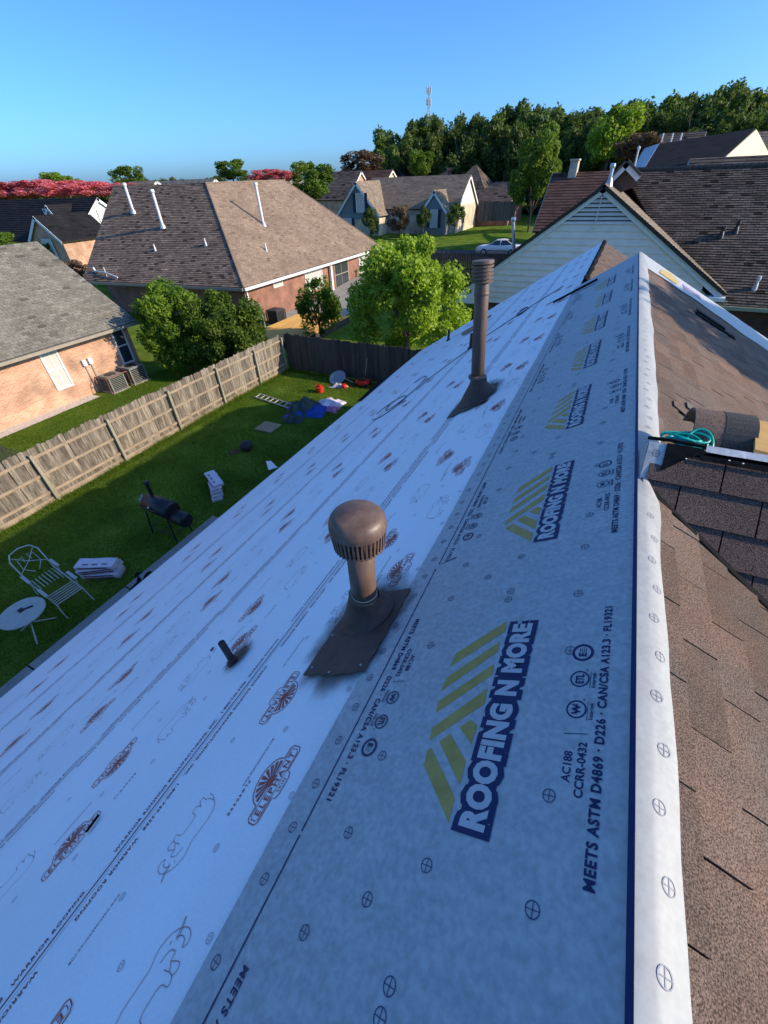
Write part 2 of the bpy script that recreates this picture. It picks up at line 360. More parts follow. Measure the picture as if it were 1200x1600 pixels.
# ------------------------------------------------------------------ terrain
def sm(a, b_, x): t_ = np.clip((x - a) / (b_ - a), 0, 1); return t_ * t_ * (3 - 2 * t_)
def gz(x, y):
    return -6.8 + 1.3 * sm(26, 48, y) * sm(-30, -15, x) + 1.0 * sm(26, 55, y) * (1 - sm(-30, -15, x)) + 4.0 * sm(95, 190, y) * sm(-60, 30, x) + 0.6 * sm(100, 200, y)
GZ = -6.8
xs = np.concatenate([np.linspace(-1500, -130, 14), np.linspace(-120, 120, 81), np.linspace(140, 1500, 12)])
ys = np.concatenate([np.linspace(-300, -25, 8), np.linspace(-20, 210, 93), np.linspace(230, 2500, 14)])
gxv, gyv = np.meshgrid(xs, ys); gzv = gz(gxv, gyv)
V = np.stack([gxv.ravel(), gyv.ravel(), gzv.ravel()], 1); nx = len(xs)
Fs = [(j * nx + i, j * nx + i + 1, (j + 1) * nx + i + 1, (j + 1) * nx + i) for j in range(len(ys) - 1) for i in range(nx - 1)]
ground = link('ground', mesh_from('ground', V, Fs, grass_m, smooth=True)); ground['kind'] = 'structure'
def sheet(name, m, x0, x1, y0, y1, dz=.02, nseg=8):
    b = B(); X = np.linspace(x0, x1, nseg + 1); Y = np.linspace(y0, y1, nseg + 1)
    VV = [(x, y, float(gz(x, y)) + dz) for y in Y for x in X]
    b.add(VV, [(j * (nseg + 1) + i, j * (nseg + 1) + i + 1, (j + 1) * (nseg + 1) + i + 1, (j + 1) * (nseg + 1) + i) for j in range(nseg) for i in range(nseg)])
    return structure(name, b, m)
sheet('street', asphalt, -60, 40, 47, 54, .05, 20)
sheet('driveway', asphalt, -24.3, -18.3, 1.2, 6.3, .02, 4)
patio = structure('patio', B().box(-9.5, -5.9, -3, 6.35, GZ - .1, GZ + .06), concrete)
for yy in (.9, 3.3, 5.0):
    pass
part('patio_joint', B().box(-9.49, -6, .85, .88, GZ + .05, GZ + .0625), black_felt, patio)
part('patio_joint', B().box(-9.49, -6, 3.25, 3.28, GZ + .05, GZ + .0625), black_felt, patio)
sheet('gravel_strip', gravel_m, -22.3, -21.5, 5.0, 11.2, .03, 4)

# ------------------------------------------------------------------ our house: the re-covered roof
TL, TR, TW = math.tan(rad(33.69)), math.tan(rad(27.5)), math.tan(rad(31.5))
cl, sl_ = math.cos(rad(33.69)), math.sin(rad(33.69)); cr, sr = math.cos(rad(27.5)), math.sin(rad(27.5))
sw, cw = math.sin(rad(31.5)), math.cos(rad(31.5))
Y_END, Y_FAR, Y_NEAR = 9.4, 16.1, -3.0
S_EAVE = 7.86; S_LOW = 0.97
house = thing('roofed_house', 'house under the camera, its roof half stripped and papered with printed underlayment', 'house', (-1, 3, GZ))
nL = np.array([-sl_, 0, cl]); uL = np.array([0, 1., 0]); vL = np.array([cl, 0, sl_])          # up-slope direction on the left face
nR = np.array([sr, 0, cr]); vR = np.array([-cr, 0, sr])
def PL(s, y, h=0.0): return np.array([-s * cl, y, -s * sl_]) + nL * h       # point on the left face, s metres below the ridge
def PR(s, y, h=0.0): return np.array([s * cr, y, -s * sr]) + nR * h
b = B(); b.slab([PL(0, Y_NEAR, -.03), PL(0, Y_END, -.03), PL(S_EAVE, Y_END, -.03), PL(S_EAVE, Y_NEAR, -.03)], nL, .12)
b.slab([PL(S_LOW, Y_END, -.03), PL(S_LOW, Y_FAR, -.03), PL(S_EAVE, Y_FAR, -.03), PL(S_EAVE, Y_END, -.03)], nL, .12)
part('roof_deck', b, slab_dark, house)
# right face slab and the far wing's right face
b = B(); b.slab([PR(0, Y_NEAR, -.03), PR(0, Y_END, -.03), PR(7, Y_END, -.03), PR(7, Y_NEAR, -.03)], nR, .12)
deckR = part('roof_deck', b, black_felt, house)
low = PL(S_LOW, 0)
b = B(); b.slab([low + [0, Y_END, -.02], low + [0, Y_FAR, -.02], low + [4.2, Y_FAR, -.02 - 4.2 * TR], low + [4.2, Y_END, -.02 - 4.2 * TR]], nR, .1)
deckW = part('roof_deck', b, black_felt, house)
shingles('shingle_field', deckW, shingle_tan_j, [low + [4.2, Y_END + .02, -4.2 * TR], low + [4.2, Y_FAR, -4.2 * TR], low + [0, Y_FAR, 0], low + [0, Y_END + .02, 0]], exposure=.14, tab=.305)
# walls
b = B(); b.box(-6.0, 5.6, Y_NEAR + .3, Y_END - .25, GZ - .1, -4.15); b.box(-6.0, 2.6, Y_END - .25, Y_FAR - .3, GZ - .1, -4.15)
b.slab([(-6, Y_END - .26, -4.15), (5.6, Y_END - .26, -4.15), (0, Y_END - .26, -.2)], (0, 1, 0), .2)
b.slab([(-6, Y_FAR - .31, -4.15), (2.6, Y_FAR - .31, -4.15), (-.8, Y_FAR - .31, -.75)], (0, 1, 0), .2)
part('wall', b, brick_brown, house)
b = B(); e = PL(S_EAVE, 0, -.03)
b.box(e[0] - .10, e[0] + .02, Y_NEAR, Y_FAR, e[2] - .16, e[2] - .03); part('gutter', b, white_paint, house)
b = B(); b.box(e[0] - .005, e[0] + .01, Y_NEAR, Y_FAR, e[2] - .03, e[2] + .018); part('drip_edge', b, black_felt, house)

# --- underlayment sheets: gently waved strips, each lapping the one below
SHEETH = {}
wrk = random.Random(21); WRINK = []
for _ in range(46):
    WRINK.append((wrk.uniform(1.15, 4.4), wrk.uniform(-1, 6), wrk.choice((wrk.gauss(0, .12), wrk.gauss(.45, .2), wrk.gauss(-.4, .2))), wrk.uniform(.25, .9), wrk.uniform(.012, .032), wrk.uniform(.002, .0062)))
WA = np.array(WRINK)
def wrinkle(s, y):
    """small ridges and puckers of the loosely laid white sheets"""
    ca, sa = np.cos(WA[:, 2]), np.sin(WA[:, 2]); dy, ds = y - WA[:, 1], s - WA[:, 0]
    al, ac = dy * ca + ds * sa, ds * ca - dy * sa
    return float((WA[:, 5] * np.exp(-(ac / WA[:, 4]) ** 2 - (al / WA[:, 3]) ** 2)).sum()) + .0016 * math.sin(s * 9 + .8 * math.sin(y * 1.3)) * math.sin(y * .9 + s)
def felt(name, s0, s1, y0, y1, h0, h1, m, amp=.0006, ny=90, ns=14, edge=0.0):
    V = []; 
    for j in range(ny + 1):
        y = y0 + (y1 - y0) * (j / ny) ** (1.6 if m is felt_white else 1)
        for i in range(ns + 1):
            f = i / ns; s = s0 + (s1 - s0) * f
            wv = amp * (math.sin(s * 5.1 + y * .9 + s0) + math.sin(s * 2.3 - y * 1.7 + 1.3 * s0) * .8) * math.sin(PI * min(1, f * 1.0))
            if i == ns: s += edge * (math.sin(y * 2.1 + s0) + .6 * math.sin(y * 5.7 + s0 * 3))
            if m is felt_white: wv = wrinkle(s, y) * min(1, f * 6, (1.001 - f) * 12) if y < 8 else 0.0
            V.append(PL(s, y, h0 + (h1 - h0) * f + wv))
    k = ns + 1
    Fs = [(j * k + i, j * k + i + 1, (j + 1) * k + i + 1, (j + 1) * k + i) for j in range(ny) for i in range(ns)]
    o = link(name, mesh_from(name, V, Fs, m, smooth=True), house); SHEETH[o.name] = (s0, s1, h0, h1); return o
SEAMS = [1.95, 3.24, 4.54, 6.0, S_EAVE + .02]
sheets = []
for i, s1 in enumerate(SEAMS):
    s0 = (1.0 if i == 0 else SEAMS[i - 1] - .12)
    sheets.append(felt('underlayment_sheet', s0, s1, Y_NEAR, Y_FAR, .000 if i == 4 else -.004, .006 if i < 4 else .001, felt_white, ny=240 if i < 3 else 60, ns=52 if i < 3 else 14))
    sheets[-1]['label'] = ['white printed underlayment course next to the grey one', 'second white underlayment course below the grey', 'middle white underlayment course', 'fourth white underlayment course down', 'lowest white underlayment course along the eave'][i]
gray = felt('underlayment_sheet', -.004, 1.085, Y_NEAR, Y_END - .01, .004, .012, felt_gray, amp=.0005, ny=90, edge=.004)
gray['label'] = 'grey printed underlayment course along the ridge'
# fold of the grey sheet over the ridge, in two runs with a gap at the cross ridge
FOLDH = []
def fold(y0, y1, w0, seed):
    r = random.Random(seed); n = max(6, int((y1 - y0) / .07)); V = []; Fs = []; k = 7
    ph = r.uniform(0, 6)
    def height(s, y, wd=w0):
        f = min(1, s / wd); return (.016 + .006 * math.sin(f * PI) + .004 * math.sin(y * 5 + f * 4 + ph) * f + .002 * math.sin(y * 13 + f * 5 + ph) * f) * (.75 + .25 * f)
    FOLDH.append(height)
    for j in range(n + 1):
        y = y0 + (y1 - y0) * j / n
        wd = w0 * (min(1, max(.08, (1.97 - y) / .2)) if y1 < 2 else 1) + .005 * math.sin(y * 1.9 + ph) * (0 if 1.6 < y < 2 else 1) + .003 * math.sin(y * 7 + ph) + r.uniform(-.002, .002)
        for i in range(k):
            f = i / (k - 1)
            hh = .016 + .006 * math.sin(f * PI) + .004 * math.sin(y * 5 + f * 4 + ph) * f + .002 * math.sin(y * 13 + f * 5 + ph) * f
            if i == 0: V.append(PL(0.006, y, .0135))
            else: V.append(PR(wd * f, y, hh * (0.75 + .25 * f)))
    for j in range(n):
        for i in range(k - 1): Fs.append((j * k + i, j * k + i + 1, (j + 1) * k + i + 1, (j + 1) * k + i))
    me = mesh_from('ridge_fold', V, Fs, felt_fold, smooth=True); o = link('ridge_fold', me, house); o['label'] = 'sunlit strip of underlayment folded over the ridge'
    return o
fold1 = fold(Y_NEAR, 1.92, .086, 1); fold2 = fold(2.10, Y_END, .125, 2)

# --- printing on the sheets: flat lettering and marks a few millimetres proud
def text_mesh(s, size, offset=0.0, shear=0.0, sx=1.0, space=1.0):
    cu = bpy.data.curves.new('txt', 'FONT'); cu.body = s; cu.size = size; cu.offset = offset; cu.shear = shear; cu.space_character = space; cu.align_x = 'CENTER'; cu.align_y = 'CENTER'; cu.resolution_u = 3
    o = bpy.data.objects.new('txt', cu); col.objects.link(o)
    dg = bpy.context.evaluated_depsgraph_get(); dg.update(); me = bpy.data.meshes.new_from_object(o.evaluated_get(dg))
    V = [(v.co.x * sx, v.co.y, 0.0) for v in me.vertices]; Fs = [tuple(p.vertices) for p in me.polygons]
    if offset > .005:                          # fattened glyphs overlap: stagger them by a hair
        par = list(range(len(V)))
        def find(a):
            while par[a] != a: par[a] = par[par[a]]; a = par[a]
            return a
        for f in Fs:
            for a in f[1:]: par[find(a)] = find(f[0])
        roots = {r_: k_ for k_, r_ in enumerate(sorted({find(a) for a in range(len(V))}))}
        V = [(v[0], v[1], .00012 * (roots[find(k_)] % 4)) for k_, v in enumerate(V)]
    bpy.data.objects.remove(o); bpy.data.curves.remove(cu); bpy.data.meshes.remove(me)
    return V, Fs
def put(b, VF, x=0, y=0, ang=0, sc=1, z=0, tint=0.0):
    V, Fs = VF; c_, s_ = math.cos(ang) * sc, math.sin(ang) * sc
    return b.add([(x + v[0] * c_ - v[1] * s_, y + v[0] * s_ + v[1] * c_, z + (v[2] if len(v) > 2 else 0)) for v in V], Fs)
def width(VF): xs_ = [v[0] for v in VF[0]]; return max(xs_) - min(xs_)
def poly_line(b, pts, wdt, z=0.0, closed=False):
    pts = [Vector((p[0], p[1])) for p in pts]; n = len(pts); L_, R_ = [], []
    for i in range(n):
        if closed: a, c_ = pts[i - 1], pts[(i + 1) % n]
        else: a, c_ = pts[max(i - 1, 0)], pts[min(i + 1, n - 1)]
        d = (c_ - a); d = d.normalized() if d.length > 1e-9 else Vector((1, 0)); pn = Vector((-d.y, d.x)) * wdt / 2
        L_.append(pts[i] + pn); R_.append(pts[i] - pn)
    V = [(p.x, p.y, z) for p in L_ + R_]; m_ = n if closed else n - 1
    return b.add(V, [(i, i + n, (i + 1) % n + n, (i + 1) % n) for i in range(m_)])
def ring(b, cx, cy, r, wdt, seg=24, z=0.0, rx=1.0): return poly_line(b, [(cx + r * rx * math.cos(2 * PI * i / seg), cy + r * math.sin(2 * PI * i / seg)) for i in range(seg)], wdt, z, True)
def smooth_pts(P, n=6):
    out = []
    for i in range(len(P) - 1):
        p0, p1, p2, p3 = P[max(i - 1, 0)], P[i], P[i + 1], P[min(i + 2, len(P) - 1)]
        for k in range(n):
            t_ = k / n
            out.append(tuple(.5 * ((2 * p1[a]) + (-p0[a] + p2[a]) * t_ + (2 * p0[a] - 5 * p1[a] + 4 * p2[a] - p3[a]) * t_ ** 2 + (-p0[a] + 3 * p1[a] - 3 * p2[a] + p3[a]) * t_ ** 3) for a in (0, 1)))
    return out + [tuple(P[-1])]

# badge: wide banner, rayed half dome above, small arc below (x = reading direction, y = up); about 0.29 m long
def badge_mesh():
    b = B(); W = .145
    outer = [(-W, -.022), (-W + .012, -.034), (-.05, -.034), (-.048, -.05), (-.03, -.06), (.03, -.06), (.048, -.05), (.05, -.034), (W - .012, -.034), (W, -.022), (W, .012), (W - .012, .026), (.092, .026)]
    dome = [(.09 * math.cos(a), .026 + .072 * math.sin(a)) for a in np.linspace(.05, PI - .05, 18)]
    outer += dome + [(-.092, .026), (-W + .012, .026), (-W, .012)]
    poly_line(b, outer, .0042, 0, True)
    inn = [(-W + .012, -.016), (-W + .02, -.026), (W - .02, -.026), (W - .012, -.016), (W - .012, .008), (W - .02, .017), (-W + .02, .017), (-W + .012, .008)]
    poly_line(b, inn, .003, 0, True)
    for k in range(9):                                     # rays
        a0 = PI * (k + .14) / 9; a1 = a0 + PI * .62 / 9
        q = [(.012 * math.cos(a0), .024 + .012 * math.sin(a0)), (.080 * math.cos(a0), .024 + .064 * math.sin(a0)), (.080 * math.cos(a1), .024 + .064 * math.sin(a1)), (.012 * math.cos(a1), .024 + .012 * math.sin(a1))]
        b.add([(x, y, 0) for x, y in q], [(0, 1, 2, 3)])
    body = [(-.022, .018), (-.026, .034), (-.012, .044), (.006, .043), (.014, .036), (.024, .03), (.026, .012), (.02, .004), (.016, .016), (.008, .006), (0, .012), (-.012, .006)]
    b.add([(x, y, .0004) for x, y in body], [tuple(range(len(body)))])
    tm = text_mesh('ELEPHANT', .040, .0006, 0, 1.0, 1.25); w_ = width(tm)
    put(b, ([(v[0] * .235 / w_, v[1], 0) for v in tm[0]], tm[1]), 0, -.007, z=.0008)
    tm = text_mesh('SKIN', .020, .0003, 0, 1, 1.3); put(b, tm, 0, -.044)
    return b.mesh('badge_print', ink_red)
def elephant_mesh():
    b = B(); lw = .0024
    back = [(-.135, -.02), (-.138, .02), (-.125, .05), (-.09, .066), (-.04, .062), (.0, .058), (.025, .066), (.05, .072), (.085, .06), (.11, .035), (.125, .0), (.118, -.03), (.10, -.038)]
    trunk = [(.094, .026), (.104, .004), (.10, -.016), (.086, -.026), (.10, -.038)]
    poly_line(b, smooth_pts(back), lw); poly_line(b, smooth_pts(trunk, 4), lw)
    poly_line(b, smooth_pts([(.088, .026), (.11, .03), (.14, .042), (.112, .022), (.086, .018)], 4), lw)          # tusk
    poly_line(b, smooth_pts([(.03, .03), (.06, .022), (.07, -.004), (.05, -.012), (.034, -.03), (.028, -.004)], 5), lw)   # ear
    belly = [(.034, -.03), (.03, -.056), (.012, -.06), (.004, -.03), (-.03, -.022), (-.066, -.026), (-.07, -.058), (-.094, -.06), (-.1, -.03)]
    poly_line(b, smooth_pts(belly, 4), lw)
    poly_line(b, smooth_pts([(-.1, -.03), (-.112, -.058), (-.13, -.056), (-.128, -.03), (-.135, -.02)], 4), lw)
    poly_line(b, smooth_pts([(.05, -.012), (.062, -.05), (.046, -.06), (.032, -.05)], 4), lw)
    poly_line(b, smooth_pts([(-.136, .03), (-.15, .0), (-.152, -.03)], 4), lw)
    poly_line(b, [(.07, .036), (.078, .038)], lw * 1.4)
    return b.mesh('elephant_print', mat('ink_red_thin', (.36, .20, .19), .55))
def nailring_mesh():
    b = B(); ring(b, 0, 0, .0125, .0022, 18); ring(b, 0, 0, .006, .0018, 12); return b.mesh('nail_mark', mat('ink_soft', (.42, .38, .42), .6))
def cross_mesh():
    b = B(); ring(b, 0, 0, .0155, .0024, 20); poly_line(b, [(-.0155, 0), (.0155, 0)], .002, .0002); poly_line(b, [(0, -.0155), (0, .0155)], .002, .0002); return b.mesh('nail_mark', ink_mark)
def fit(tm, w_, h_=None):
    xs_ = [v[0] for v in tm[0]]; ys_ = [v[1] for v in tm[0]]; W = max(xs_) - min(xs_); H = max(ys_) - min(ys_); cx_, cy_ = (max(xs_) + min(xs_)) / 2, (max(ys_) + min(ys_)) / 2
    sx = w_ / W; sy = (h_ / H) if h_ else sx
    return [((v[0] - cx_) * sx, (v[1] - cy_) * sy, v[2]) for v in tm[0]], tm[1]
def stamp_mesh(seed=0):
    """the standards stamp, 0.80 m long: x = reading direction, y = up, centred"""
    b = B()
    put(b, fit(text_mesh('MEETS ASTM D4869 · D226 · CAN/CSA A123.3 · FL19321', .05, .0016, .0, 1.0, 1.12), .80, .026), 0, 0)
    put(b, fit(text_mesh('CCRR-0432', .05, .0010), .140, .022), -.156, .040)
    put(b, fit(text_mesh('AC188', .05, .0010), .080, .022), -.155, .074)
    poly_line(b, [(-.062, .030), (-.068, .092)], .002)
    for k, (x, s_) in enumerate(((.008, 'W'), (.109, 'ETL'), (.207, 'E'))):
        r = .026 if k < 2 else .029; yc = .067
        ring(b, x, yc, r, .0045 if k < 2 else .008, 28)
        put(b, fit(text_mesh(s_, .04, .0016), .033 if k != 2 else .014, .024), x - (.008 if k == 2 else 0), yc, z=.0002)
        if k == 0: poly_line(b, [(x - .016, yc), (x + .016, yc)], .004, .0004)
        if k < 2:
            put(b, fit(text_mesh('Intertek', .03, .0004), .052, .012), x - .002, .027); poly_line(b, [(x - .032, .0365), (x + .026, .0365)], .0014)
            put(b, fit(text_mesh('US', .01, .0002), .008, .005), x + .031, .048)
        else:
            for q in range(4): poly_line(b, [(x + .001, yc - .010 + q * .006), (x + .016, yc - .010 + q * .006)], .0016, .0003)
    return b.mesh('standards_stamp', ink_navy)
def logo_meshes():
    """letters 0.73 m long with the gold roof above: x = reading direction, y = up"""
    wd, ht = .706, .094
    b1 = B(); put(b1, fit(text_mesh('ROOFING N MORE', .1, .0185, 0, 1, 1.02), wd + .02, ht + .022), 0, 0)
    for k in range(1): b1.box(-wd / 2 + .004, wd / 2 - .004, -ht * .46, ht * .46, -.0004, -.0001)
    b2 = B(); put(b2, fit(text_mesh('ROOFING N MORE', .1, .0062, 0, 1, 1.10), wd - .010, ht - .016), 0, 0, z=.0007)
    g = B()
    def qd(P): g.add([(x, y, 0) for x, y in P], [tuple(range(len(P)))])
    for P in ([(.364, .074), (.316, .066), (.145, .256), (.211, .250)], [(.265, .076), (.221, .071), (.039, .255), (.100, .250)], [(.165, .073), (.121, .068), (-.059, .254), (-.001, .249)],
              [(.066, .070), (.007, .066), (-.170, .254), (-.112, .247)], [(-.192, .243), (-.163, .206), (-.286, .072), (-.350, .068)], [(-.140, .186), (-.108, .155), (-.183, .070), (-.252, .068)], [(-.082, .130), (-.053, .094), (-.069, .069), (-.132, .069)]):
        qd(P)
    return b1.mesh('logo_outline', ink_navy), b2.mesh('logo_letters', ink_pale), g.mesh('logo_roof_mark', ink_gold)
def lay(name, me, sheet_, s, y, up=-1, h=.016, ang=0.0, dh=0.0):
    """lay a print on the left face. up=-1: letters' tops point down-slope and read away from the camera; +1 the other way"""
    s0, s1, h0, h1 = SHEETH[sheet_.name]; h = h0 + (h1 - h0) * min(1, max(0, (s - s0) / (s1 - s0))) + .0016 + dh
    if up == -1: u, v = np.array([0, 1., 0]), -vL
    else: u, v = np.array([0, -1., 0]), vL
    if sheet_.data.materials[0] is felt_white and s < 4.6 and y < 8:        # near prints follow the wrinkles
        sg = 1 if up == -1 else -1; V = []
        for v_ in me.vertices:
            s_, y_ = s + sg * v_.co.y, y + sg * v_.co.x; f_ = (s_ - s0) / (s1 - s0)
            V.append(PL(s_, y_, h0 + (h1 - h0) * min(1, max(0, f_)) + wrinkle(s_, y_) * max(0, min(1, f_ * 6, (1.001 - f_) * 12)) + .0018))
        return link(name, mesh_from(me.name, V, [tuple(p_.vertices) for p_ in me.polygons], me.materials[0]), sheet_)
    if ang: u, v = u * math.cos(ang) + v * math.sin(ang), v * math.cos(ang) - u * math.sin(ang)
    return link(name, me, sheet_, frame(PL(s, y, h), u, v, nL))
logo_o, logo_l, logo_g = logo_meshes(); stamp = stamp_mesh(); crossm = cross_mesh(); ringm = nailring_mesh(); badge = badge_mesh(); eleph = elephant_mesh()
for k in range(-1, 8):
    y = .705 + 1.213 * k
    if y > 9.0: break
    lo = lay('logo_outline', logo_o, gray, .385, y, -1, .0160); lay('logo_letters', logo_l, gray, .385, y, -1, dh=.0002); lay('logo_roof_mark', logo_g, gray, .385, y, -1, .0160)
    lay('standards_stamp', stamp, gray, .092, y + .01, -1); lay('standards_stamp', stamp, gray, .915, y + .005, 1)
    for s, ks in ((.20, (-.455, -.225, .225, .485)), (.48, (-.68, -.455, .485)), (.775, (-.69, -.455, -.22, .25)), (.62, (-.57,))):
        for dy in ks:
            if not (s == .775 and abs(dy) < .45 and False): lay('nail_mark', crossm, gray, s, y + dy, -1, .0165)
    for dy in (-.645, -.50, -.36, -.2, -.06, .08, .22, .37): lay('nail_mark', crossm, gray, 1.025 + .012 * math.sin(dy * 40), y + dy, -1, .0172)
# chalk line and ridge line on the grey sheet
b = B()
def strip(b, s, y0, y1, wdt, h=.0128, jit=0.0):
    n = max(2, int((y1 - y0) / .5)); V = []
    for i in range(n + 1):
        y = y0 + (y1 - y0) * i / n; d = jit * math.sin(y * 2 + s * 7)
        V += [PL(s + d - wdt / 2, y, h), PL(s + d + wdt / 2, y, h)]
    b.add(V, [(2 * i, 2 * i + 1, 2 * i + 3, 2 * i + 2) for i in range(n)])
strip(b, .965, Y_NEAR, .195, .0055); strip(b, .965, .205, 1.47, .0055); strip(b, .958, 1.50, 8.9, .0055)
poly = [PL(.958, 1.50, .0130), PL(.95, 1.50, .0130), PL(.86, 1.535, .0130), PL(.86, 1.545, .0130)]; b.add(poly, [(0, 1, 2, 3)])
part('printed_line', b, ink_navy, gray)
b = B(); strip(b, .012, Y_NEAR, Y_END - .02, .014, .0142); part('printed_line', b, ink_navy, gray)
# marks on the folded strip
for k in range(40):
    y = -.6 + .14 * k
    if 1.70 < y < 2.4 or y > 5: continue
    s = .036 + (.016 if k % 2 else 0.0)
    hf = FOLDH[0 if y < 2 else 1]
    Vm = [PR(s + v.co.y, y + v.co.x, hf(s + v.co.y, y + v.co.x) + .0014) for v in crossm.vertices]
    link('nail_mark', mesh_from('nail_mark', Vm, [tuple(p_.vertices) for p_ in crossm.polygons], mat('ink_fold', (.24, .25, .30), .6)), fold1 if y < 2 else fold2)
# white courses: badges, elephants, seams
seam_txt = fit(text_mesh('WARRIOR ROOFING MANUFACTURING, INC.   1-800-749-3358   WARRIOR ROOFING', .05, .0012, 0, 1, 1.1), 1.16, .024)
bb = B(); put(bb, seam_txt); seam_me = bb.mesh('seam_lettering', mat('ink_maroon', (.20, .07, .08), .55))
bb = B(); put(bb, fit(text_mesh('FL#40298', .03, .0006, 0, 1, 1.4), .13, .016)); fl_me = bb.mesh('code_print', MATS['ink_maroon'])
bb = B(); put(bb, fit(text_mesh('WWW.WARRIORROOFING.COM', .03, .0004, 0, 1, 1.3), .20, .012)); www_me = bb.mesh('code_print', MATS['ink_maroon'])
cols = [(1.25, 1.57, .31, 0), (2.42, 2.72, -.21, 1), (3.72, 4.02, .33, 2), (5.05, 5.36, -.1, 3), (6.6, 6.9, .4, 4)]
PLX = lambda s, y: True
for c1, c2, y0, si in cols:
    for k in range(-1, 14):
        y = y0 + 1.225 * k
        if y > Y_FAR - .6: break
        if not (2.0 < si and k < -0):
            lay('badge_print', badge, sheets[si], c1, y, -1, .009); lay('badge_print', badge, sheets[si], c2, y + .345, 1, .009)
        lay('elephant_print', eleph, sheets[si], c1, y + .66, -1, .009); lay('elephant_print', eleph, sheets[si], c2, y + .955, 1, .009)
        if si < 4 and y < 9:
            lay('code_print', fl_me, sheets[si], c1 - .04, y + .28, -1, .009) if si else lay('code_print', fl_me, sheets[0], 1.40, y - .09, 1, .009)
            lay('code_print', www_me, sheets[si], c2 + .16, y + .62, 1, .009)
            lay('code_print', www_me, sheets[si], c1 + .17, y + .05, -1, .009)
        if si < 3 and y < 6:
            for ds, dy in ((-.13, -.02), (.13, .2), (.1, -.25), (.46, .1), (-.12, .42), (.2, .62), (.45, .72), (-.12, .8)): lay('nail_mark', ringm, sheets[si], c1 + ds, y + dy, -1, .009)
for si, s in enumerate(SEAMS[:4]):
    b = B(); strip(b, s - .006, Y_NEAR, Y_FAR - .05, .0075, .0075, .002); strip(b, s - .028, Y_NEAR, Y_FAR - .05, .002, .0075, .004)
    part('seam_line', b, mat('ink_maroon_line', (.20, .07, .08), .55), sheets[si])
    for k in range(-1, 12):
        y = .25 + 1.3 * k + .35 * si
        if y > Y_FAR - .8 or (si > 1 and y > 8): break
        lay('seam_lettering', seam_me, sheets[si], s - .055, y, 1, .0088); lay('seam_lettering', seam_me, sheets[si + 1], s + .05, y + .2, -1, .0078)

# --- right face: three-tab shingles, the nearest 300 one by one, the rest joined
TAB, EXP = .305, .136
def tab_mesh(wd, ex, th=.0105):
    b = B(); g = .0026
    b.add([(g, 0, 0), (wd - g, 0, 0), (wd - g, ex * 1.03, -.002), (g, ex * 1.03, -.002), (g, 0, th), (wd - g, 0, th), (wd - g, ex * 1.03, .0015), (g, ex * 1.03, .0015)],
          [(0, 3, 2, 1), (4, 5, 6, 7), (0, 1, 5, 4), (1, 2, 6, 5), (2, 3, 7, 6), (3, 0, 4, 7)])
    return b.mesh('shingle', shingle_tan)
tm_ = tab_mesh(TAB, EXP)
cells = []
for r in range(0, 46):
    s_low = .155 + EXP * r                 # slope distance of the butt edge
    for k in range(-10, 40):
        y = .49 + TAB * k + (TAB / 2 if r % 2 == 0 else 0) + (.012 * ((r * 7) % 5 - 2))
        if y > Y_END - .12 or y < -1.5: continue
        P = PR(s_low - EXP / 2, y + TAB / 2)
        # skip what lies under the cross wing
        yc = y + TAB / 2
        if 2.04 + .08 - .50 * P[0] < yc < 2.04 + .10 + .5 * P[0]: continue
        d = RC.T @ (P - CN)
        if d[2] < .1: continue
        px, py = 600 + F_PX * d[0] / d[2], 800 + F_PX * d[1] / d[2]
        vis = -80 < px < 1320 and py < 1760
        cells.append((d[2] if vis else 999 + d[2], s_low, y))
cells.sort()
jb = B()
for i, (d, s_low, y) in enumerate(cells):
    o = PR(s_low, y, .002)
    jn = random.uniform(-.0015, .0015)
    u, v = np.array([0, 1., 0]), vR
    a = random.gauss(0, .004); u2 = u * math.cos(a) + v * math.sin(a); v2 = v * math.cos(a) - u * math.sin(a)
    if i < 296 and d < 900: link('shingle', tm_, house, frame(o + nR * jn, u2, v2, nR))
    else:
        q = [(.003, 0, .007), (TAB - .003, 0, .007), (TAB - .003, EXP * 1.03, .0015), (.003, EXP * 1.03, .0015), (.003, 0, 0), (TAB - .003, 0, 0)]
        jb.add([o + u2 * x + v2 * y_ + nR * z for x, y_, z in q], [(0, 1, 2, 3), (4, 5, 1, 0)], random.gauss(0, .5))
rest = part('shingle_field', jb, shingle_tan_j, house, tint=True); rest['kind'] = 'stuff'
# felt strip along the far right rake, drip edge
V = []; n = 60
for j in range(n + 1):
    s = .1 + 5.4 * j / n
    wd = 1.22 + .04 * math.sin(s * 4.1) + .03 * math.sin(s * 11); V += [PR(s, Y_END + .01, .012)] + [PR(s, Y_END - wd * q_, .013 + .003 * math.sin(q_ * 6 + s * 2.2)) for q_ in (.25, .5, .75, 1)]
link('rake_strip', mesh_from('rake_strip', V, [(5 * j + i, 5 * j + i + 1, 5 * j + i + 6, 5 * j + i + 5) for j in range(n) for i in range(4)], felt_gray, smooth=True), house)['label'] = 'pale underlayment strip along the far right roof edge'
bb = B(); put(bb, fit(text_mesh('ROOFING N MORE', .1, .014, 0, 1, 1.0), .34, .07)); link('logo_outline', bb.mesh('logo_outline', mat('ink_violet', (.25, .22, .42), .5)), house, frame(PR(1.0, Y_END - .62, .019), -vR, (0, 1., 0), nR) @ Matrix.Diagonal((1, 4.5, 1, 1)))
bb = B(); bb.add([(-.2, 0, 0), (.12, 0, 0), (.2, .1, 0), (.06, .19, 0), (-.14, .13, 0)], [(0, 1, 2, 3, 4)]); link('logo_roof_mark', bb.mesh('logo_roof_mark', mat('ink_gold_bright', (.5, .36, .10), .5)), house, frame(PR(.55, Y_END - .95, .019), -vR, (0, 1., 0), nR) @ Matrix.Diagonal((1, 4.0, 1, 1)))
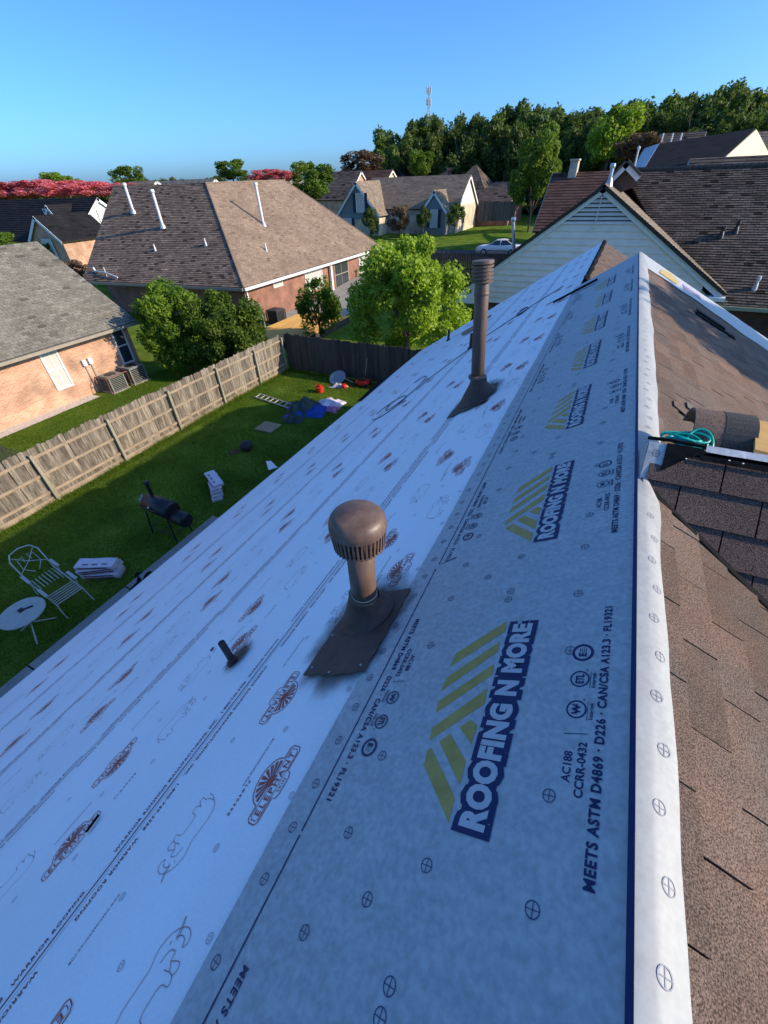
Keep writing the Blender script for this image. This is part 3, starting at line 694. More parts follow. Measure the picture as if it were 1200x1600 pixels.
# --- the cross wing: near face with raised tabs bending up on to the main face
YW, ZW = 2.04, .13
nW = np.array([0, -.7071, .7071])
def PW(x, d, h=0.0): return np.array([x, YW - d, ZW - d]) + nW * h        # x along the wing ridge, d metres (plan) in front of it
b = B(); b.slab([(0, YW, ZW - .006), (7, YW, ZW - .006), (7, YW - .13 - 7 * TR, ZW - .13 - 7 * TR - .006), (0, YW - .13, -.006)], nW, .08)
b.slab([(0, YW, ZW - .006), (0, YW + .13, -.006), (7, YW + .13 + 7 * TR, ZW - .13 - 7 * TR - .006), (7, YW, ZW - .006)], (0, .7071, .7071), .08)
b.add([(0, YW, ZW - .008), (0, YW - .13, -.008), (0, YW + .13, -.008)], [(0, 1, 2)])
part('roof_deck', b, black_felt, house)
rows_d = [(.028, .127), (.124, .239), (.236, .348), (.345, .457), (.454, .566), (.563, .675)]
slots = [(.302,), (.16, .459), (.352, .655), (.49, .79), (.66,), (.8,)]
border = [(.02, 0), (4, 0), (4, .135 + .52 * 4), (.02, .145)]          # ccw in (x, d)
for r, (d0, d1) in enumerate(rows_d):
    xb = [slots[r][0] - .30] + list(slots[r]) + [slots[r][-1] + .30 * k for k in (1, 2, 3)]
    for x0, x1 in zip(xb[:-1], xb[1:]):
        q = clip_poly([(x0 + .003, d0), (x1 - .003, d0), (x1 - .003, d1), (x0 + .003, d1)], border)
        if len(q) < 3: continue
        k = len(q); hh = lambda d: .008 + .010 * (d - d0) / (d1 - d0)
        V = [PW(x, d, hh(d)) for x, d in q] + [PW(x, d, .001 + .005 * (d - d0) / (d1 - d0)) for x, d in q]
        Fs = [tuple(range(k))] + [(i_, k + i_, k + (i_ + 1) % k, (i_ + 1) % k) for i_ in range(k)]
        link('shingle', mesh_from('shingle', V, Fs, shingle_shaded), house)
V = []
for k in range(24):
    x = .0 + .1 * k; wv = .034 + .03 * x + .004 * math.sin(k * 2.2); dm = .135 + .52 * x
    V += [PW(x, dm - .012, .012), PR(x / cr + .004, YW - dm - wv, .013)]
link('valley_felt_shade', mesh_from('valley_felt_shade', V, [(2 * k, 2 * k + 1, 2 * k + 3, 2 * k + 2) for k in range(23)], black_felt), house)  # black band: felt edge plus the wing's shadow, painted as one
# felt flap, black patch and pale strip on the cross ridge
def patch(name, pts, m, th=.003, label=None, parent=house):
    P_ = [np.asarray(p_, float) for p_ in pts]; n_ = unit(np.cross(P_[1] - P_[0], P_[-1] - P_[0]))
    if n_[2] < 0: n_ = -n_
    bb_ = B().slab(P_, n_, th); o = part(name, bb_, m, parent)
    if label: o['label'] = label
    return o
patch('felt_flap', [PW(-.004, .002, .012), PW(.068, .004, .012), PW(.07, .085, .013), PW(.045, .112, .013), PW(.012, .142, .013), PW(-.004, .145, .013)], felt_gray, label='shaded flap of underlayment at the roof junction')
link('felt_flap', mesh_from('felt_flap', [(-.005, YW + .004, ZW + .006), (-.005, YW - .150, .004), (-.005, YW + .14, .004)], [(0, 1, 2)], felt_gray), house)
link('nail_mark', crossm, house, frame(PW(.033, .04, .0165), (1., 0, 0), (0, .7071, .7071), nW))
patch('black_patch', [PW(.066, .0, .0165), PW(.20, .0, .020), PW(.225, .012, .021), PW(.16, .036, .020), PW(.068, .095, .0175)], black_felt, label='black felt patch at the cross ridge')
b = B(); b.tube([(-.012, YW + .012, ZW + .010), (.08, YW + .012, ZW + .016), (.22, YW + .006, ZW + .014)], .008, 6); part('black_edge', b, black_felt, house)
b = B(); xs_ = np.linspace(.215, 2.4, 30)
for k in range(29):
    w0_, w1_ = (.012 + .003 * math.sin(k_ * 1.9) for k_ in (k, k + 1))
    b.add([(xs_[k], YW - w0_ - .010, ZW + .005), (xs_[k + 1], YW - w1_ - .010, ZW + .005), (xs_[k + 1], YW + .004, ZW + .024), (xs_[k], YW + .004, ZW + .024), (xs_[k], YW + .05, ZW - .02), (xs_[k + 1], YW + .05, ZW - .02)], [(0, 1, 2, 3), (3, 2, 5, 4)])
part('ridge_strip', b, mat('felt_pale', (.55, .56, .57), .6, var=.12, scale=14, bump=.004, bscale=18), house, label='pale felt strip over the cross ridge')
b = B(); b.add([PW(.20, .020, .0185), PW(2.0, .020, .0185), PW(2.0, .040, .0185), PW(.20, .038, .0185)], [(3, 2, 1, 0)]); part('tar_strip', b, black_felt, house)
for k, (x, d) in enumerate(((.15, .042), (.305, .024), (.355, .026))): part('nail_head', B().lathe([(.004, 0), (.004, .002), (0, .003)], PW(x, d, .0215), 8), white_paint, house)

# ------------------------------------------------------------------ roof vents
def flashing(parent, s, y, ls, ly, m=boot_brown):
    r = random.Random(int(s * 1000)); edge = []
    cs = [(.5, -.5), (-.5, -.44), (-.5, .5), (.5, .46)]
    for k in range(4):
        a, c_ = cs[k], cs[(k + 1) % 4]; n = 14
        for i in range(n):
            f = i / n; rag = (.007 if k in (0, 1) else .004) * (1 if 0 < i else 0)
            edge.append((a[0] + (c_[0] - a[0]) * f + r.uniform(-rag, rag) / ls, a[1] + (c_[1] - a[1]) * f + r.uniform(-rag, rag) / ly))
    P = [PL(s + a * ls, y + c_ * ly, .0215 + .003 * math.sin(7 * a + 5 * c_)) for a, c_ in edge]
    ctr = PL(s, y, .024); k = len(P)
    b = B(); b.add(P + [p - nL * .005 for p in P] + [ctr], [(i, (i + 1) % k, 2 * k) for i in range(k)] + [(i, i + k, (i + 1) % k + k, (i + 1) % k) for i in range(k)])
    o = part('flashing', b, m, parent)
    for a, c_ in ((.42, -.42), (-.4, -.38), (.4, .38), (.05, -.46), (.44, -.05)): part('nail_head', B().lathe([(.006, 0), (.006, .002), (0, .0035)], PL(s + a * ls, y + c_ * ly, .0245), 8), lead, parent)
def overspray(name, s, y, rs, ry, parent):
    m = MATS.get('overspray')
    if m is None:
        m = bpy.data.materials.new('overspray'); m.use_nodes = True; t = m.node_tree; L = t.links.new; MATS['overspray'] = m
        p = t.nodes['Principled BSDF']; p.inputs['Base Color'].default_value = (.035, .026, .024, 1); p.inputs['Roughness'].default_value = .7
        tc = nd(t, 'ShaderNodeTexCoord'); ln = nd(t, 'ShaderNodeVectorMath', operation='LENGTH'); L(tc.outputs['Object'], ln.inputs[0])
        nz = nd(t, 'ShaderNodeTexNoise'); nz.inputs['Scale'].default_value = 3.2; nz.inputs['Detail'].default_value = 6; L(tc.outputs['Object'], nz.inputs['Vector'])
        ad = nd(t, 'ShaderNodeMath', operation='MULTIPLY_ADD'); L(nz.outputs[0], ad.inputs[0]); ad.inputs[1].default_value = -.75; L(ln.outputs['Value'], ad.inputs[2])
        mr = nd(t, 'ShaderNodeMapRange'); mr.inputs[1].default_value = .58; mr.inputs[2].default_value = .12; mr.inputs[3].default_value = 0; mr.inputs[4].default_value = .95; L(ad.outputs[0], mr.inputs[0])
        L(mr.outputs[0], p.inputs['Alpha'])
    V = [(math.cos(2 * PI * i / 32), math.sin(2 * PI * i / 32), 0) for i in range(32)]
    me = mesh_from('overspray', V, [tuple(range(32))], m)
    f_ = frame(PL(s, y, .0172), (0, 1., 0), -vL, nL) @ Matrix.Diagonal((ry, rs, 1, 1))
    return link('paint_overspray', me, parent, f_)
def boot(parent, base, r0, r1, hgt, m):
    # skirt leaning with the slope: rings interpolate from the slope plane to level
    b = B(); seg = 32; prof = [(0, r0 * 1.25), (.12, r0 * 1.12), (.35, r0 * .93), (.75, r1 * 1.15), (1, r1)]
    for t_, r in prof:
        for j in range(seg):
            a = 2 * PI * j / seg; x, y = r * math.cos(a), r * math.sin(a)
            zb = x * TL + .03; zt = hgt
            b.V.append((base[0] + x, base[1] + y, base[2] + zb * (1 - t_) + zt * t_))
    for i in range(len(prof) - 1):
        for j in range(seg): b.F.append((i * seg + j, i * seg + (j + 1) % seg, (i + 1) * seg + (j + 1) % seg, (i + 1) * seg + j)); b.T.append(0)
    part('boot', b, m, parent, smooth=True)
def vent_round(base):
    t_ = thing('roof_vent', 'brown painted flue pipe with domed slotted cap on printed roof paper', 'roof vent', base)
    base = Vector(base)
    overspray('o', -base.x / cl - .01, base.y - .08, .32, .46, t_)
    flashing(t_, -base.x / cl - .03, base.y - .11, .41, .56)
    boot(t_, base, .12, .078, .19, boot_brown)
    b = B(); b.lathe([(.066, -.02), (.066, .66)], base, 40); part('pipe', b, pipe_brown, t_, smooth=False).data.polygons.foreach_set('use_smooth', [True] * 42)
    tilt = Matrix.Rotation(rad(9), 3, 'Y') @ Matrix.Rotation(rad(-5), 3, 'X')
    b = B(); b.lathe([(.069, -.014), (.076, -.016), (.080, -.008), (.076, 0), (.069, .002)], base + Vector((0, 0, .195)), 36, tilt); part('collar', b, pipe_brown, t_, smooth=True)
    b = B(); b.lathe([(.067, .0), (.0685, .003), (.067, .006)], base + Vector((0, 0, .205)), 32); part('sealant_bead', b, mat('sealant', (.5, .45, .36), .6), t_)
    z0 = .53
    cap = B(); cap.lathe([(.070, z0), (.098, z0 + .006), (.114, z0 + .016), (.119, z0 + .026), (.112, z0 + .028), (.07, z0 + .014)], base, 48)
    cap.lathe([(.112, z0 + .118), (.126, z0 + .116), (.129, z0 + .122), (.1275, z0 + .130), (.129, z0 + .134), (.128, z0 + .148), (.122, z0 + .170), (.110, z0 + .186), (.092, z0 + .195), (.064, z0 + .1985), (.060, z0 + .2005), (.0, z0 + .2015)], base, 56)
    c_ = part('cap', cap, pipe_brown, t_, smooth=True)
    fb = B()
    for k in range(40):
        a = 2 * PI * k / 40; ca, sa = math.cos(a), math.sin(a); o = np.array(base) + [0, 0, z0 + .018]
        er, et = np.array([ca, sa, 0]), np.array([-sa, ca, 0])
        p0 = o + er * .111 - et * .0042; fb.add([p0, p0 + et * .0084, p0 + et * .0084 + er * .007, p0 + er * .007] + [q + np.array([0, 0, .104]) + er * .010 for q in (p0, p0 + et * .0084, p0 + et * .0084 + er * .007, p0 + er * .007)], [(0, 1, 5, 4), (1, 2, 6, 5), (2, 3, 7, 6), (3, 0, 4, 7)])
    part('cap_slots', fb, pipe_brown, c_)
    b = B(); b.lathe([(.085, z0 + .02), (.085, z0 + .14)], base, 32); part('cap_core', b, boot_brown, c_)
vb = PL(1.302, 1.16); vent_round((vb[0], vb[1], vb[2]))
def vent_tall(base, lean):
    t_ = thing('roof_vent', 'tall brown flue pipe with ribbed cylindrical cap behind the domed vent', 'roof vent', base); base = Vector(base)
    overspray('o', -base.x / cl + .02, base.y + .1, .36, .50, t_)
    flashing(t_, -base.x / cl + .04, base.y, .50, .62)
    boot(t_, base, .17, .085, .27, boot_brown)
    top = base + Vector(lean)
    q = (top - base).normalized().to_track_quat('Z', 'Y').to_matrix(); L_ = (top - base).length
    b = B(); b.lathe([(.073, .1), (.073, L_ - .2), (.070, L_ - .19), (.070, L_ - .1)], base, 32, q); part('pipe', b, pipe_brown, t_).data.polygons.foreach_set('use_smooth', [True] * (32 * 3 + 2))
    b = B(); b.lathe([(.074, .255), (.098, .26), (.104, .275), (.1, .29), (.074, .30)], base, 32, q); b.lathe([(.074, L_ - .30), (.077, L_ - .295), (.077, L_ - .27), (.074, L_ - .265)], base, 32, q); part('collar', b, pipe_brown, t_, smooth=True)
    b = B(); prof = [(.073, L_ - .19)]
    z = L_ - .185
    for k in range(5):
        prof += [(.088, z), (.107, z + .004), (.107, z + .018), (.088, z + .021)]; z += .033
    prof += [(.108, z), (.108, z + .022), (.104, z + .028), (.02, z + .034), (0, z + .034)]
    b.lathe(prof, base, 40, q); part('cap', b, pipe_brown, t_)
v2 = PL(1.70, 4.575); top2 = aty(755, 408, 4.62); vent_tall(tuple(v2), tuple(top2 - v2))
def stub(s, y, h, r, label, leanx=-.05):
    p = PL(s, y); t_ = thing('vent_stub', label, 'pipe', tuple(p)); p = Vector(p)
    overspray('o', s - .02, y + .04, .09, .14, t_)
    b = B(); b.tube([p + Vector((0, 0, -.02)), p + Vector((leanx * h * .5, 0, h * .5)), p + Vector((leanx * h, 0, h))], r, 14); part('pipe', b, mat('stub_paint', (.045, .04, .038), .5, var=.2, scale=20), t_, smooth=False)
    b = B(); b.lathe([(r * .62, h - .03), (r * .62, h + .001)], p + Vector((leanx * h, 0, 0)), 14); part('bore', b, black_metal, t_)
    b = B(); b.lathe([(r * 2.0, .0), (r * 1.35, .028), (r * 1.02, .05)], p, 14); part('seal', b, boot_brown, t_)
stub(2.313, .85, .20, .022, 'short black pipe stub near the left of the domed vent', -.16)
stub(3.24, 9.0, .32, .035, 'short black pipe stub behind the tall flue', 0)
stub(5.6, 13.6, .34, .04, 'farthest black pipe stub near the left roof edge', 0)

# --- loose things on the roof
b = B(); p0 = atz(722, 516, PL(5.0, 0)[2]); 
q = PL(4.55, 12.2, .03); b.obox(q, unit([.25, .95, .1]), vL, nL, 1.3, .24, .09); one('wood_block', b, mat('board_tan', (.34, .25, .15), .8, var=.15, scale=4), 'tan board lying on the white paper behind the tall flue', 'board')
b = B(); b.obox(PL(.62, 8.6, .03), unit([-.55, .15, -.37]), (0, 1., 0), nL, .8, .06, .03); one('felt_scrap', b, black_felt, 'black strip of felt at the top of the white paper by the far ridge', 'felt scrap')
b = B(); pr = [low + [.05, Y_END + .1 + .3 * k, .035 + .02 * math.sin(k * 2)] for k in range(22)]; b.tube(pr, [.05 + .015 * math.sin(k * 1.7) for k in range(22)], 7); part('torn_felt_ridge', b, black_felt, house)
b = B(); pts = [PL(*q_, .02) for q_ in ((3.9, 7.3), (3.8, 7.9), (3.55, 8.4), (3.2, 8.95), (3.0, 9.5), (2.4, 10.0), (1.9, 10.4), (1.45, 10.6))]; b.tube(smooth3(pts) if 'smooth3' in globals() else pts, .008, 6)
b.tube([PL(4.4 + .35 * math.cos(a), 6.9 + .5 * math.sin(a), .02) for a in np.linspace(0, 5.6, 22)], .008, 6)
b.tube([PL(4.3 + .3 * math.cos(a), 7.6 + .9 * math.sin(a), .022) for a in np.linspace(1, 6.0, 22)], .008, 6)
b.tube([PL(2.3 + .12 * math.cos(a), 10.2 + .3 * math.sin(a), .02) for a in np.linspace(0, 6.0, 16)], .012, 6)
one('air_hose', b, mat('hose_dark', (.05, .05, .06), .5), 'thin dark hose coiled on the white paper behind the tall flue', 'hose')
for s, y, l, lab in ((2.36, -.15, .075, 'dark nail-strip scrap lying on a badge print near the lower left'), (2.75, .93, .03, 'tiny black scrap between the red prints left of the stub')):
    b = B(); b.obox(PL(s, y, .011), unit(uL * .9 - vL * .25), unit(vL + uL * .25), nL, l, .018, .006); one('scrap', b, black_felt, lab, 'scrap')
b = B(); b.add([PL(7.7, 10.6, .02), PL(7.98, 10.7, .05), PL(7.96, 12.4, .12), PL(7.8, 13.3, .03)], [(0, 1, 2, 3)]); part('loose_felt', b, black_felt, house)
# things on the right face
o = PR(.90, 7.05, .012); t_ = thing('shingle_strip', 'two black shingle strips stacked on the sunlit slope', 'shingle strip', tuple(o))
b = B(); b.obox(o, unit(-vR + np.array([0, .12, 0])), unit(np.array([0, 1., 0])), nR, .62, .15, .012); part('lower_strip', b, black_felt, t_)
b = B(); b.obox(o + nR * .014 + np.array([0, .12, 0]), unit(-vR + np.array([0, .1, 0])), unit(np.array([0, 1., 0])), nR, .46, .14, .012); part('upper_strip', b, black_felt, t_)
# bent shingle bundle and plywood piece by the cross ridge
def bent(name, o, w_, arc, r, m, label):
    b = B(); n = 14; V = []
    for i in range(n + 1):
        a = arc * (i / n - .5)
        for h in (0, .012):
            for x in (0, w_):
                V.append(np.array(o) + np.array([x, (r + h) * math.sin(a), (r + h) * math.cos(a) - r * math.cos(arc / 2)]))
    Fs = []
    for i in range(n):
        a = i * 4; Fs += [(a, a + 1, a + 5, a + 4), (a + 2, a + 6, a + 7, a + 3), (a, a + 4, a + 6, a + 2), (a + 1, a + 3, a + 7, a + 5)]
    Fs += [(0, 2, 3, 1), (n * 4, n * 4 + 1, n * 4 + 3, n * 4 + 2)]
    b.add(V, Fs); return b
t_ = thing('bent_shingle', 'curled brown and charcoal shingle lying across the cross ridge', 'shingle', (.5, 2.6, -.1))
part('brown_half', bent('x', (.172, 2.29, .085), .12, 2.6, .15, None, ''), shingle_tan, t_)
part('charcoal_half', bent('x', (.293, 2.29, .085), .125, 2.6, .152, None, ''), mat('shingle_charcoal', (.05, .05, .048), .9, fine=.7, fscale=300, var=.15, scale=4), t_)
b = B(); b.obox((.40, 2.10, .135), unit([1, 0, -.08]), unit([.08, 1, .22]), unit([.08, -.22, 1]), .5, .22, .012); one('plywood_offcut', b, plywood, 'orange plywood offcut beside the curled shingle', 'plywood')
b = B()
for k in range(7):
    rr = .060 + .009 * math.sin(k * 2.3); cx_, cy_ = .14 + .014 * math.sin(k * 1.3), 2.125 + .008 * math.cos(k * 2)
    b.tube([(cx_ + rr * 1.25 * math.cos(a), cy_ + rr * .55 * math.sin(a), .112 + .005 * k + .008 * math.sin(a * 2 + k)) for a in np.linspace(0, 2 * PI, 26)], .0050, 7, False)
b.tube([(.205 + .052 * math.cos(a), 2.12 + .06 * math.sin(a), .12 + .045 * math.sin(a)) for a in np.linspace(-.3, 3.6, 22)], .0055, 7)
one('hose_coil', b, teal, 'coil of teal rope hose at the roof junction', 'hose', smooth=True)
for k, (s, y, a) in enumerate(((.38, 3.15, .2), (.26, 3.0, 0.0))):
    b = B(); b.obox(PR(s + .3, y, .012), unit(vR * .95 + np.array([0, .3, 0])), unit(np.array([0, 1., 0])), nR, .32, .09, .008); 
    one('loose_shingle', b, shingle_tan if k else mat('shingle_green', (.13, .13, .10), .9, fine=.5, fscale=300), ['grey-green loose shingle slice on the sunlit slope above the hose', 'brown loose shingle slice nearest the ridge strip'][k], 'shingle')

# ------------------------------------------------------------------ trees
def crown_mesh(name, m, n, R, leaf, lobes, seed, flat=1.0, hollow=.55, peak=0.0):
    r = np.random.default_rng(seed)
    Rx, Ry, Rz = R
    lc = []; 
    while len(lc) < lobes:
        p = r.uniform(-1, 1, 3)
        if .2 < np.linalg.norm(p) < .93: lc.append(p)
    lc = np.array(lc); lc[:, :2] *= (1 - peak * np.clip(lc[:, 2:3], -.6, 1)); lr = r.uniform(.15, .44, lobes) * (1.0 if lobes < 16 else .85)
    li = r.integers(0, lobes, n); d = r.normal(size=(n, 3)); d /= np.linalg.norm(d, axis=1)[:, None]
    rr = lr[li] * np.cbrt(r.uniform(hollow ** 3, 1, n)) * r.uniform(.85, 1.15, n)
    P = lc[li] + d * rr[:, None]; P[:, 2] = np.maximum(P[:, 2], -.95 + .1 * r.random(n))
    P = P * np.array([Rx, Ry, Rz])
    nn = d * .75 + r.normal(size=(n, 3)) * .75 + np.array([0, 0, .25]); nn /= np.linalg.norm(nn, axis=1)[:, None]
    t1 = np.cross(nn, r.normal(size=(n, 3))); t1 /= np.linalg.norm(t1, axis=1)[:, None]; t2 = np.cross(nn, t1)
    s = leaf * r.uniform(.6, 1.35, n)[:, None]
    V = np.stack([P - t1 * s * .55, P - t2 * s * .32, P + t1 * s * .6, P + t2 * s * .32], 1)
    V[:, 2] += -nn * s * .12
    me = bpy.data.meshes.new(name); me.vertices.add(4 * n); me.vertices.foreach_set('co', V.reshape(-1).astype(np.float32))
    me.loops.add(4 * n); me.loops.foreach_set('vertex_index', np.arange(4 * n, dtype=np.int32))
    me.polygons.add(n); me.polygons.foreach_set('loop_start', np.arange(0, 4 * n, 4, dtype=np.int32))
    me.materials.append(m); me.update(calc_edges=True)
    a = me.attributes.new('tint', 'FLOAT', 'FACE'); lt = r.uniform(-.2, .2, lobes)
    a.data.foreach_set('value', np.clip(r.beta(2, 2.4, n) + lt[li], 0, 1).astype(np.float32))
    return me
def trunk_mesh(name, h, r0, seed, R, limbs=6, zc=None):
    rr = random.Random(seed); b = B(); zc = zc or h
    b.tube([(0, 0, -.3), (.03 * h * rr.uniform(-1, 1), .03 * h * rr.uniform(-1, 1), h * .5), (0, 0, h), (.1 * R[0], 0, h + R[2] * .9)], [r0 * 1.25, r0, r0 * .8, r0 * .2], 9)
    for k in range(limbs):
        a = 2 * PI * k / limbs + rr.uniform(-.4, .4); z0 = h * rr.uniform(.75, 1.05); e_ = (R[0] * .6 * math.cos(a), R[1] * .6 * math.sin(a), h + R[2] * rr.uniform(.3, 1.3))
        b.tube([(0, 0, z0), (e_[0] * .45, e_[1] * .45, z0 + (e_[2] - z0) * .55), e_], [r0 * .55, r0 * .35, r0 * .1], 6)
    return b.mesh(name, bark)
def tree(name, label, loc, crown, trunk, h, R, group=None, scale=1.0, rz=0.0, sz=None, cat='tree'):
    o = thing(name, label, cat, loc, group)
    o.rotation_euler = (0, 0, rz); o.scale = (scale, scale, sz or scale)
    for nm, me, z in (('trunk', trunk, 0), ('crown', crown, h + R[2] * .9)):
        c_ = bpy.data.objects.new(nm, me); col.objects.link(c_); c_.parent = o; c_.location = (0, 0, z)
    return o
# big bright tree beyond the back fence
R = (3.0, 2.9, 2.95); tree('leafy_tree', 'bright green leafy tree overhanging the back fence beside the roof edge', (-9.55, 21.6, GZ), crown_mesh('crown', leaf_a, 30000, R, .18, 52, 31, hollow=.35, peak=.35), trunk_mesh('trunk', 1.2, .14, 3, R, 9), .45, R)
R = (2.05, 2.0, 2.0); tree('leafy_shrub', 'dark glossy rounded shrub tree leaning over the left fence', (-17.35, 16.4, GZ), crown_mesh('crown', leaf_b, 24000, R, .15, 44, 12), trunk_mesh('trunk', .5, .12, 4, R, 6), .15, R)
R = (1.95, 1.9, 2.0); tree('leafy_shrub', 'lighter green leafy shrub tree against the left brick house corner', (-19.9, 15.6, GZ), crown_mesh('crown', leaf_y, 20000, R, .16, 38, 13), trunk_mesh('trunk', .6, .10, 5, R, 6), .5, R)
R = (1.5, 1.4, 1.75); tree('leafy_tree', 'small mid-green tree behind the dark back fence', (-15.9, 22.6, GZ), crown_mesh('crown', leaf_y, 5200, R, .16, 30, 14, hollow=.3), trunk_mesh('trunk', 1.0, .07, 6, R, 5), .6, R)
# street tree by the car
R = (3.4, 3.2, 4.2); p = atz(825, 362, -5.45); tree('street_tree', 'tall airy green tree with thin trunk behind the white car', (float(p[0]), float(p[1]), -5.5), crown_mesh('crown', leaf_mat('leaf_mid', (.07, .13, .018), (.20, .27, .04)), 17000, R, .30, 26, 15), trunk_mesh('trunk', 2.4, .16, 8, R, 8), 3.0, R, scale=.92 * p[1] / 66)
# a neighbour's tree right of the frame throws the dappled shade on the far right slope
R = (2.7, 2.7, 2.4); tree('shade_tree', 'tree to the right of the roof that throws dappled shade on it', (11.3, 9.7, GZ), crown_mesh('crown', leaf_b, 15000, R, .26, 30, 16), trunk_mesh('trunk', 5.2, .16, 9, R, 6), 6.8, R)

# the wood on the horizon
WC = [crown_mesh('wood_crown', leaf_w, 11000, (4.6, 4.6, 6.2), .50, 30, 40 + k) for k in range(5)]
WT = trunk_mesh('wood_trunk', 6, .3, 77, (4, 4, 6), 5); WT2 = trunk_mesh('skyline_trunk', 1.5, .25, 79, (2, 2, 2), 3)
line = [(600, 205), (640, 190), (672, 192), (705, 190), (740, 186), (775, 182), (800, 168), (830, 172), (862, 180), (885, 178), (915, 180), (945, 176), (975, 172), (1000, 166), (1030, 160), (1060, 158), (1085, 160), (1115, 152), (1150, 136), (1180, 150), (1200, 158), (1230, 150)]
wood_rows = []
wr = random.Random(5)
for row, (Y0, dy) in enumerate(((128, 0), (140, 0), (118, 14))):
    for i, (px, py) in enumerate(line):
        x_ = px + (18 if row == 1 else (-9 if row == 2 else 0)) + wr.uniform(-7, 7)
        if row == 2 and i < 1: continue
        Y = Y0 - .035 * (px - 600) + wr.uniform(-4, 4)
        top = aty(x_, py + dy * 1.6 + wr.uniform(-5, 8), Y); zb = float(gz(top[0], Y)) - .5
        hgt = top[2] - zb; sz = hgt / 13.6; sc = max(.75, min(1.25, sz)) * wr.uniform(.9, 1.1)
        tree('woodland_tree', 'tall dark tree in the dense wood along the right horizon', (float(top[0]), float(Y), zb), WC[(i + row * 2) % 5], WT, 2.2, (4.6, 4.6, 6.2), 'trees of the wood on the horizon', sc, wr.uniform(0, 6), sz)
# single trees and bushes in the middle distance
R0 = (2.6, 2.6, 2.8); MC = [crown_mesh('bush_crown', m_, 6500, R0, .30, 34, 60 + k) for k, m_ in enumerate((leaf_b, leaf_a, leaf_p, leaf_r, leaf_w))]
MT = trunk_mesh('bush_trunk', 1.2, .14, 78, R0, 5)
def small(label, px, top, base, Y, kind, wpx, group=None, name='garden_tree'):
    a, c_ = aty(px, top, Y), aty(px, base, Y); h = a[2] - c_[2]; wd = wpx * np.linalg.norm(a - CN) / 700.0
    return tree(name, label, (float(c_[0]), float(Y), float(c_[2])), MC[kind], MT, .9, R0, group, wd / 5.0, random.uniform(0, 6), h / 6.1)
small('round green tree in front of the grey gabled house, left', 492, 250, 322, 66, 0, 62)
small('bright green tree at the edge of the wood behind the red roof', 945, 166, 270, 96, 1, 60)
small('small green tree against the wood between far roofs', 657, 232, 285, 92, 0, 36)
small('brown-purple bushy tree among far roofs', 565, 236, 280, 100, 3, 56)
small('round green treetop above far roofs left of centre', 365, 248, 285, 110, 0, 42)
small('dark green treetop on the skyline behind the pink blossoms', 210, 258, 300, 80, 0, 40)
small('green treetop at the left skyline above the pink blossoms', 98, 268, 300, 78, 1, 36)
small('clipped green shrub at the grey gable corner', 580, 325, 372, 66, 4, 26, name='garden_shrub')
small('purple shrub by the porch of the grey house', 624, 322, 366, 68, 3, 30, name='garden_shrub')
small('round dark topiary right of the porch', 711, 318, 358, 66, 4, 28, name='garden_shrub')
small('dark shrub left of the porch gable', 661, 322, 360, 67, 4, 22, name='garden_shrub')
small('conical dark evergreen in front of the far left brick gable', 103, 362, 410, 35, 4, 34, name='garden_shrub')
small('reddish flowering shrub beside the brown roof corner', 122, 408, 440, 30, 3, 34, name='garden_shrub')
small('bronze-leaved tree behind the right-hand roofs', 1000, 208, 262, 80, 3, 60)
small('green clump at the left frame edge above the grey roof', 8, 364, 400, 26, 0, 44, name='garden_shrub')
for k, (px, top, base, wd) in enumerate(((10, 286, 318, 50), (40, 282, 316, 54), (75, 279, 314, 54), (112, 281, 313, 52), (150, 283, 312, 50), (190, 285, 310, 46), (418, 264, 286, 44), (448, 266, 286, 36))):
    small(['pink crape myrtle at the very left of the skyline', 'second pink crape myrtle from the left', 'third pink crape myrtle from the left', 'middle pink crape myrtle of the left row', 'pink crape myrtle behind the white gable', 'pink crape myrtle just left of the white pipes', 'pink crape myrtle behind the tan roof ridge', 'small pink crape myrtle right of its twin behind the ridge'][k], px, top, base, 64 if k < 6 else 90, 2, wd, 'pink crape myrtles', 'crape_myrtle')
# far skyline trees on the left
for k, px in enumerate((-20, 15, 50, 85, 120, 150, 180, 205, 232, 262, 290, 318, 345, 372, 396, 418, 440, 462, 486, 510, 532, 556, 580)):
    Y = 190; a = aty(px, 272 + random.uniform(-4, 3) + (600 - px) * .028, Y); zb = float(gz(a[0], Y)); h = max(4, a[2] - zb)
    tree('woodland_tree', 'distant low tree on the left skyline', (float(a[0]), Y, zb), WC[k % 5], WT2, -1.0, (4.6, 4.6, 6.2), 'distant skyline trees', random.uniform(1.4, 2.3), k, h / 10.5)

